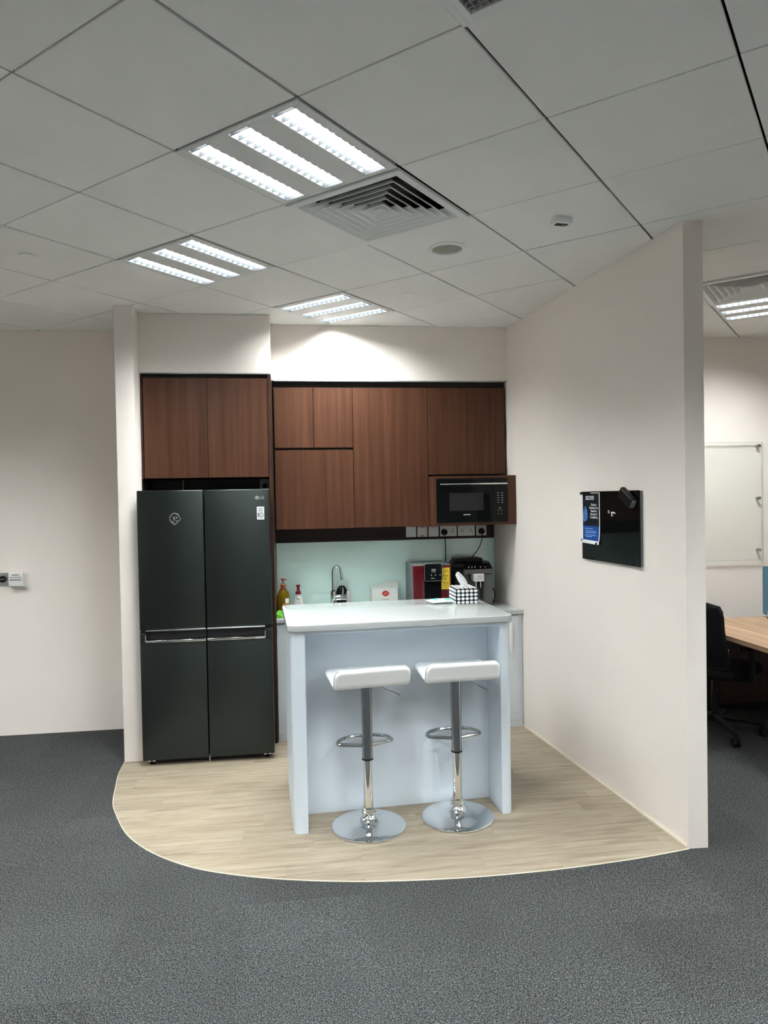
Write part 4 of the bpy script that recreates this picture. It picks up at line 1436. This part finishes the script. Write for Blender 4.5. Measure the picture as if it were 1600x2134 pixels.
PX_0, PX_1 = -0.307, -0.095
paper = sheet(PX_0, PX_1, -0.106, 0.196, -0.0208, 'sheet', white_m, po)
sheet(PX_0 + 0.012, PX_1 - 0.008, -0.006, 0.192, -0.0212, 'dark_field', poster_k, po, bend=0.0)
bf = MB()
part('blue_field', bf.quads([(PX_0 + 0.012 + 0.192 * u, -0.0213 - 0.010 * max(0, (0.35 - (v_ * 0.085 + 0.02) / 0.302) / 0.35) ** 2 * u, -0.086 + 0.085 * v_ - 0.003 * u) for u in [k / 6 for k in range(7)] for v_ in [k / 4 for k in range(5)]],
                            [(a * 5 + c, (a + 1) * 5 + c, (a + 1) * 5 + c + 1, a * 5 + c + 1) for a in range(6) for c in range(4)]), poster_b, po)
part('headline', moved(text_mesh('DCDES', 0.031, white_m, bold=0.0006), -0.208, -0.0216, 0.164), white_m, po)
for k, ln in enumerate(('Dcdes is', 'Evolving Your', 'Password', 'Strength &', 'Complexity')):
    part('headline', moved(text_mesh(ln, 0.0195, white_m, bold=0.0002, sx=0.95), -0.163, -0.0216, 0.124 - 0.0185 * k), white_m, po)
fl = MB()
drop = [(0.026 * sin(2 * pi * k / 24) * (1 - 0.35 * cos(2 * pi * k / 24)), 0.046 * cos(2 * pi * k / 24)) for k in range(24)]
fl.prism(drop, 0, 0.0003, M=Matrix.Translation((-0.264, -0.0213, 0.070)) @ Matrix.Rotation(pi / 2, 4, 'X'))
part('fingerprint', fl, poster_m, po)
f2 = MB()
for s_ in (0.85, 0.55, 0.28):
    f2.tube([(-0.264 + p[0] * s_, -0.0216, 0.070 + p[1] * s_) for p in drop[2:22]], 0.0012, 5)
f2.tube([(-0.262 - 0.022, -0.0216, 0.06), (-0.284, -0.0216, 0.04), (-0.278, -0.0216, 0.020)], 0.002, 5)
part('fingerprint_lines', f2, poster_l, po)
pb = MB()
for (z, a, c) in ((-0.018, -0.272, -0.176), (-0.033, -0.262, -0.135), (-0.043, -0.262, -0.135), (-0.057, -0.270, -0.135), (-0.066, -0.262, -0.185)):
    pb.box(a, c, -0.0222 - 0.001 * (z < -0.04), -0.0216 - 0.001 * (z < -0.04), z - 0.0022, z + 0.0022, M=Matrix.Translation((0, -0.0005, 0)))
part('small_print', pb, poster_l, po)


def magnet(label, x, z, w, h, m, group=None):
    t = thing('board_magnet', label, 'magnet', (bcx, bcy, 1.535), PART_RZ, group)
    part('body', MB().box(x - w / 2, x + w / 2, -0.031, -0.0245, z - h / 2, z + h / 2, 0.002, 2), m, t)
    return t


magnet('long dark bar magnet across the notice head', -0.255, 0.193, 0.115, 0.014, satin_blk)
magnet('tiny dark magnet at the lower corner of the notice next to the board edge', -0.300, -0.090, 0.012, 0.014, ink_g)
mg = thing('board_magnet', 'tiny dark magnet at the loose lower corner of the notice', 'magnet', (bcx, bcy, 1.535), PART_RZ)
part('body', MB().box(-0.122, -0.110, -0.039, -0.0325, -0.109, -0.096, 0.002, 2), ink_m, mg)
magnet('small grey magnet alone in the middle of the black board', 0.018, 0.085, 0.014, 0.018, grey_pl)
mt = thing('board_magnet', 'small bright clip magnet with a white tip on the black board', 'magnet', (bcx, bcy, 1.535), PART_RZ)
part('body', MB().box(0.045, 0.058, -0.031, -0.0205, 0.060, 0.082, 0.002, 2), grey_pl, mt)
part('tip', MB().tube([(0.050, -0.030, 0.080), (0.070, -0.034, 0.082), (0.092, -0.030, 0.078)], [0.004, 0.005, 0.002], 8), white_m, mt)
er = thing('board_eraser', 'black board eraser stuck on the upper corner of the black glass board', 'eraser', (bcx, bcy, 1.535), PART_RZ)
Me = Matrix.Translation((0.225, -0.040, 0.165)) @ Matrix.Rotation(radians(32), 4, 'Y')
part('body', MB().box(-0.068, 0.068, -0.018, 0.018, -0.032, 0.032, 0.014, 4, M=Me), satin_blk, er)
part('edge_strip', MB().box(0.066, 0.0695, -0.012, 0.015, -0.022, 0.022, 0.001, 1, M=Me), steel, er)

# ------------------------------------------------------------------ devices on the passage wall
bt = thing('exit_button', 'steel wall plate with a round black push button', 'button', (-2.115, YW, 1.170))
part('plate', MB().box(-0.060, 0.058, -0.010, 0, -0.050, 0.046, 0.002, 1), steel, bt)
part('button', MB().lathe([(0, 0), (0.026, 0), (0.025, 0.008), (0, 0.009)], 28, M=Matrix.Translation((0.007, -0.010, 0.0)) @ Matrix.Rotation(pi / 2, 4, 'X')), satin_blk, bt)
part('button_print', MB().box(-0.010, 0.024, -0.0198, -0.0186, -0.003, 0.003), ink_g, bt)
part('lamp', MB().lathe([(0, 0), (0.0045, 0), (0.0045, 0.002), (0, 0.002)], 12, M=Matrix.Translation((0.044, -0.010, 0.0)) @ Matrix.Rotation(pi / 2, 4, 'X')), satin_blk, bt)
bgx = thing('call_point', 'white call point box beside the steel button plate', 'call point', (-2.000, YW, 1.168))
part('back_box', MB().box(-0.047, 0.058, -0.026, 0, -0.066, 0.045, 0.003, 2), plate_m, bgx)
part('cover', MB().box(-0.055, 0.048, -0.052, -0.026, -0.050, 0.050, 0.004, 3), plate_m, bgx)
cb = MB()
for (z, a, c, h) in ((0.034, -0.028, 0.018, 0.008), (0.016, -0.044, 0.036, 0.005), (-0.002, -0.044, 0.036, 0.009)):
    cb.box(a, c, -0.0532, -0.0518, z - h / 2, z + h / 2)
part('print', cb, ink_g, bgx)

# ------------------------------------------------------------------ office side: glass writing board, desk, screen, chair, low cabinet
YG = YR
wbn = thing('glass_whiteboard', 'clear glass writing board on steel stand-offs on the office wall', 'board', (3.40, YG, 1.64))
part('panel', MB().box(-0.55, 0.548, -0.034, -0.026, -0.492, 0.492, 0.001, 1), clear_m, wbn)
ed = MB()
for z in (-0.4935, 0.4935):
    ed.box(-0.551, 0.549, -0.0345, -0.0255, z - 0.0015, z + 0.0015)
for x in (-0.5515, 0.5495):
    ed.box(x - 0.0015, x + 0.0015, -0.0345, -0.0255, -0.492, 0.492)
part('polished_edge', ed, mat('glass_edge', (0.55, 0.62, 0.58), 0.15), wbn)
for sx_ in (-0.52, 0.515):
    for sz in (-0.41, 0.026, 0.463):
        so_ = part('stand_off', MB().lathe([(0, 0), (0.010, 0), (0.010, 0.026), (0, 0.026)], 16, M=Matrix.Translation((sx_, 0, sz)) @ Matrix.Rotation(pi / 2, 4, 'X')), steel, wbn)
        part('cap', MB().lathe([(0, 0.034), (0.013, 0.034), (0.013, 0.044), (0, 0.046)], 16, M=Matrix.Translation((sx_, 0, sz)) @ Matrix.Rotation(pi / 2, 4, 'X')), steel, so_)

dk = thing('office_desk', 'wood-topped office desk with black legs beyond the partition', 'desk', (3.60, 4.4, 0.001))
part('tabletop', MB().box(2.952, 4.33, 3.62, 5.170, 0.706, 0.740, 0.002, 1), desk_m, dk, True)
for (lx, ly) in ((3.12, 5.05), (4.16, 5.05), (3.12, 3.72), (4.16, 3.72)):
    part('leg', MB().box(lx - 0.025, lx + 0.025, ly - 0.025, ly + 0.025, 0.001, 0.7055, 0.003, 2), satin_blk, dk, True)
for lx in (3.12, 4.16):
    part('beam', MB().box(lx - 0.02, lx + 0.02, 3.745, 5.025, 0.672, 0.7055), satin_blk, dk, True)
part('cable_tray', MB().box(3.44, 3.47, 3.9, 4.86, 0.56, 0.7055), grey_pl, dk, True)
part('cable_tray_holes', MB().box(3.4385, 3.440, 4.74, 4.748, 0.66, 0.672).box(3.4385, 3.440, 4.70, 4.708, 0.66, 0.672).box(3.4385, 3.440, 4.74, 4.748, 0.61, 0.622).box(3.4385, 3.440, 4.70, 4.708, 0.61, 0.622), satin_blk, dk, True)
ds = thing('desk_screen', 'blue fabric desk screen clamped along the middle of the wood desk', 'desk screen', (3.66, 4.4, 0.7405))
part('panel', MB().prism(rounded(3.64, 5.13, 0.762, 1.140, 0.025, 5), 3.648, 3.672, M=Matrix(((0, 0, 1, 0), (1, 0, 0, 0), (0, 1, 0, 0), (0, 0, 0, 1)))), screen_m, ds, True)
for ly in (5.03, 3.8):
    part('clamp_foot', MB().prism([(ly - 0.026, 0.7408), (ly + 0.026, 0.7408), (ly + 0.012, 0.815), (ly - 0.012, 0.815)], 3.630, 3.647, M=Matrix(((0, 0, 1, 0), (1, 0, 0, 0), (0, 1, 0, 0), (0, 0, 0, 1)))).box(3.630, 3.690, ly - 0.026, ly + 0.026, 0.7408, 0.760, 0.002, 1), plate_m, ds, True)
lc = thing('low_cabinet', 'low wood cabinet under the writing board, in shade behind the desk', 'cabinet', (3.9, 5.38, 0.001))
part('carcass', MB().box(3.25, 4.6, 5.20, YG - 0.004, 0.06, 0.62, 0.001, 1), walnut_d, lc, True)  # darker walnut puts the shade under the desk into the colour
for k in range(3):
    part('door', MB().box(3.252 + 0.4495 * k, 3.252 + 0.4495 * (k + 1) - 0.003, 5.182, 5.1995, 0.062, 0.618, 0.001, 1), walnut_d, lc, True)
part('plinth', MB().box(3.26, 4.59, 5.22, YG - 0.01, 0.001, 0.06), satin_blk, lc, True)

CA = radians(25)
ch = thing('office_chair', 'black mesh-backed swivel chair tucked at the wood desk', 'chair', (3.0, 4.75, 0.0012), CA)
# local +x is the way the chair faces
for k in range(5):
    a = 2 * pi * k / 5 + radians(-98) - CA
    ex, ey = 0.31 * cos(a), 0.31 * sin(a)
    part('leg', MB().tube([(0.03 * cos(a), 0.03 * sin(a), 0.115), (0.16 * cos(a), 0.16 * sin(a), 0.105), (ex, ey, 0.080)], [0.026, 0.022, 0.015], 10), satin_blk, ch)
    cs = MB()
    for s_ in (-1, 1):
        Mw = Matrix.Translation((ex, ey, 0.031)) @ Matrix.Rotation(a + 0.5 * k, 4, 'Z') @ Matrix.Rotation(pi / 2, 4, 'X')
        cs.lathe([(0, s_ * 0.006), (0.030, s_ * 0.006), (0.031, s_ * 0.012), (0.028, s_ * 0.024), (0, s_ * 0.025)], 20, M=Mw)
    cs.cyl(0.008, 0.008, 0.03, 0.085, 10, ex, ey)
    part('caster', cs, rubber, ch)
part('gas_lift', MB().lathe([(0, 0.09), (0.045, 0.09), (0.040, 0.14), (0.026, 0.15), (0.026, 0.30), (0.018, 0.30), (0.018, 0.40), (0, 0.40)], 20), satin_blk, ch)
part('mechanism', MB().box(-0.10, 0.12, -0.08, 0.08, 0.395, 0.435, 0.01, 2), satin_blk, ch)
part('tilt_lever', MB().tube([(0.02, -0.06, 0.41), (0.02, -0.17, 0.41), (0.02, -0.24, 0.405)], [0.006, 0.006, 0.010], 8), satin_blk, ch)
part('seat', MB().prism(rounded(-0.22, 0.26, -0.245, 0.245, 0.09, 8), 0.436, 0.505, bev=0.028, seg=4), seat_m, ch)
# curved mesh back
vv, ff = [], []
na, nb = 12, 14
for sgn in (0, 1):
    for a in range(na + 1):
        for c in range(nb + 1):
            u, v_ = a / na * 2 - 1, c / nb
            hw = 0.235 * (1 - 0.12 * v_ - 0.22 * max(0, (v_ - 0.80) / 0.2) ** 2 - 0.10 * max(0, (0.2 - v_) / 0.2))
            xx = -0.235 - 0.055 * v_ + 0.055 * u * u - 0.03 * sin(pi * v_) - 0.012 * sgn
            vv.append((xx, u * hw, 0.52 + 0.45 * v_ - 0.03 * u * u * (v_ > 0.95)))
M_ = (na + 1) * (nb + 1)
for a in range(na):
    for c in range(nb):
        k = a * (nb + 1) + c
        ff.append((k, k + nb + 1, k + nb + 2, k + 1))
        ff.append((M_ + k, M_ + k + 1, M_ + k + nb + 2, M_ + k + nb + 1))
part('back_mesh', MB().quads(vv, ff), mesh_m, ch)
rim_ = [vv[a * (nb + 1)] for a in range(na + 1)] + [vv[na * (nb + 1) + c] for c in range(1, nb + 1)] + [vv[a * (nb + 1) + nb] for a in range(na - 1, -1, -1)] + [vv[c] for c in range(nb - 1, 0, -1)]
part('back_frame', MB().tube(rim_, 0.014, 8, closed=True), satin_blk, ch)
part('back_spine', MB().tube(smooth([(-0.06, 0, 0.41), (-0.24, 0, 0.42), (-0.32, 0, 0.55), (-0.335, 0, 0.75)]), 0.022, 10), satin_blk, ch)
part('back_tag', MB().box(-0.208, -0.204, -0.236, -0.228, 0.612, 0.66), plate_m, ch)
for s_ in (-1, 1):
    part('armrest', MB().prism(rounded(-0.11, 0.15, s_ * 0.275 - 0.04, s_ * 0.275 + 0.04, 0.03, 6), 0.640, 0.665, bev=0.006), satin_blk, ch)
    part('arm_post', MB().tube(smooth([(0.0, s_ * 0.10, 0.425), (0.0, s_ * 0.25, 0.43), (0.0, s_ * 0.275, 0.48), (0.0, s_ * 0.275, 0.642)]), 0.02, 10), satin_blk, ch)
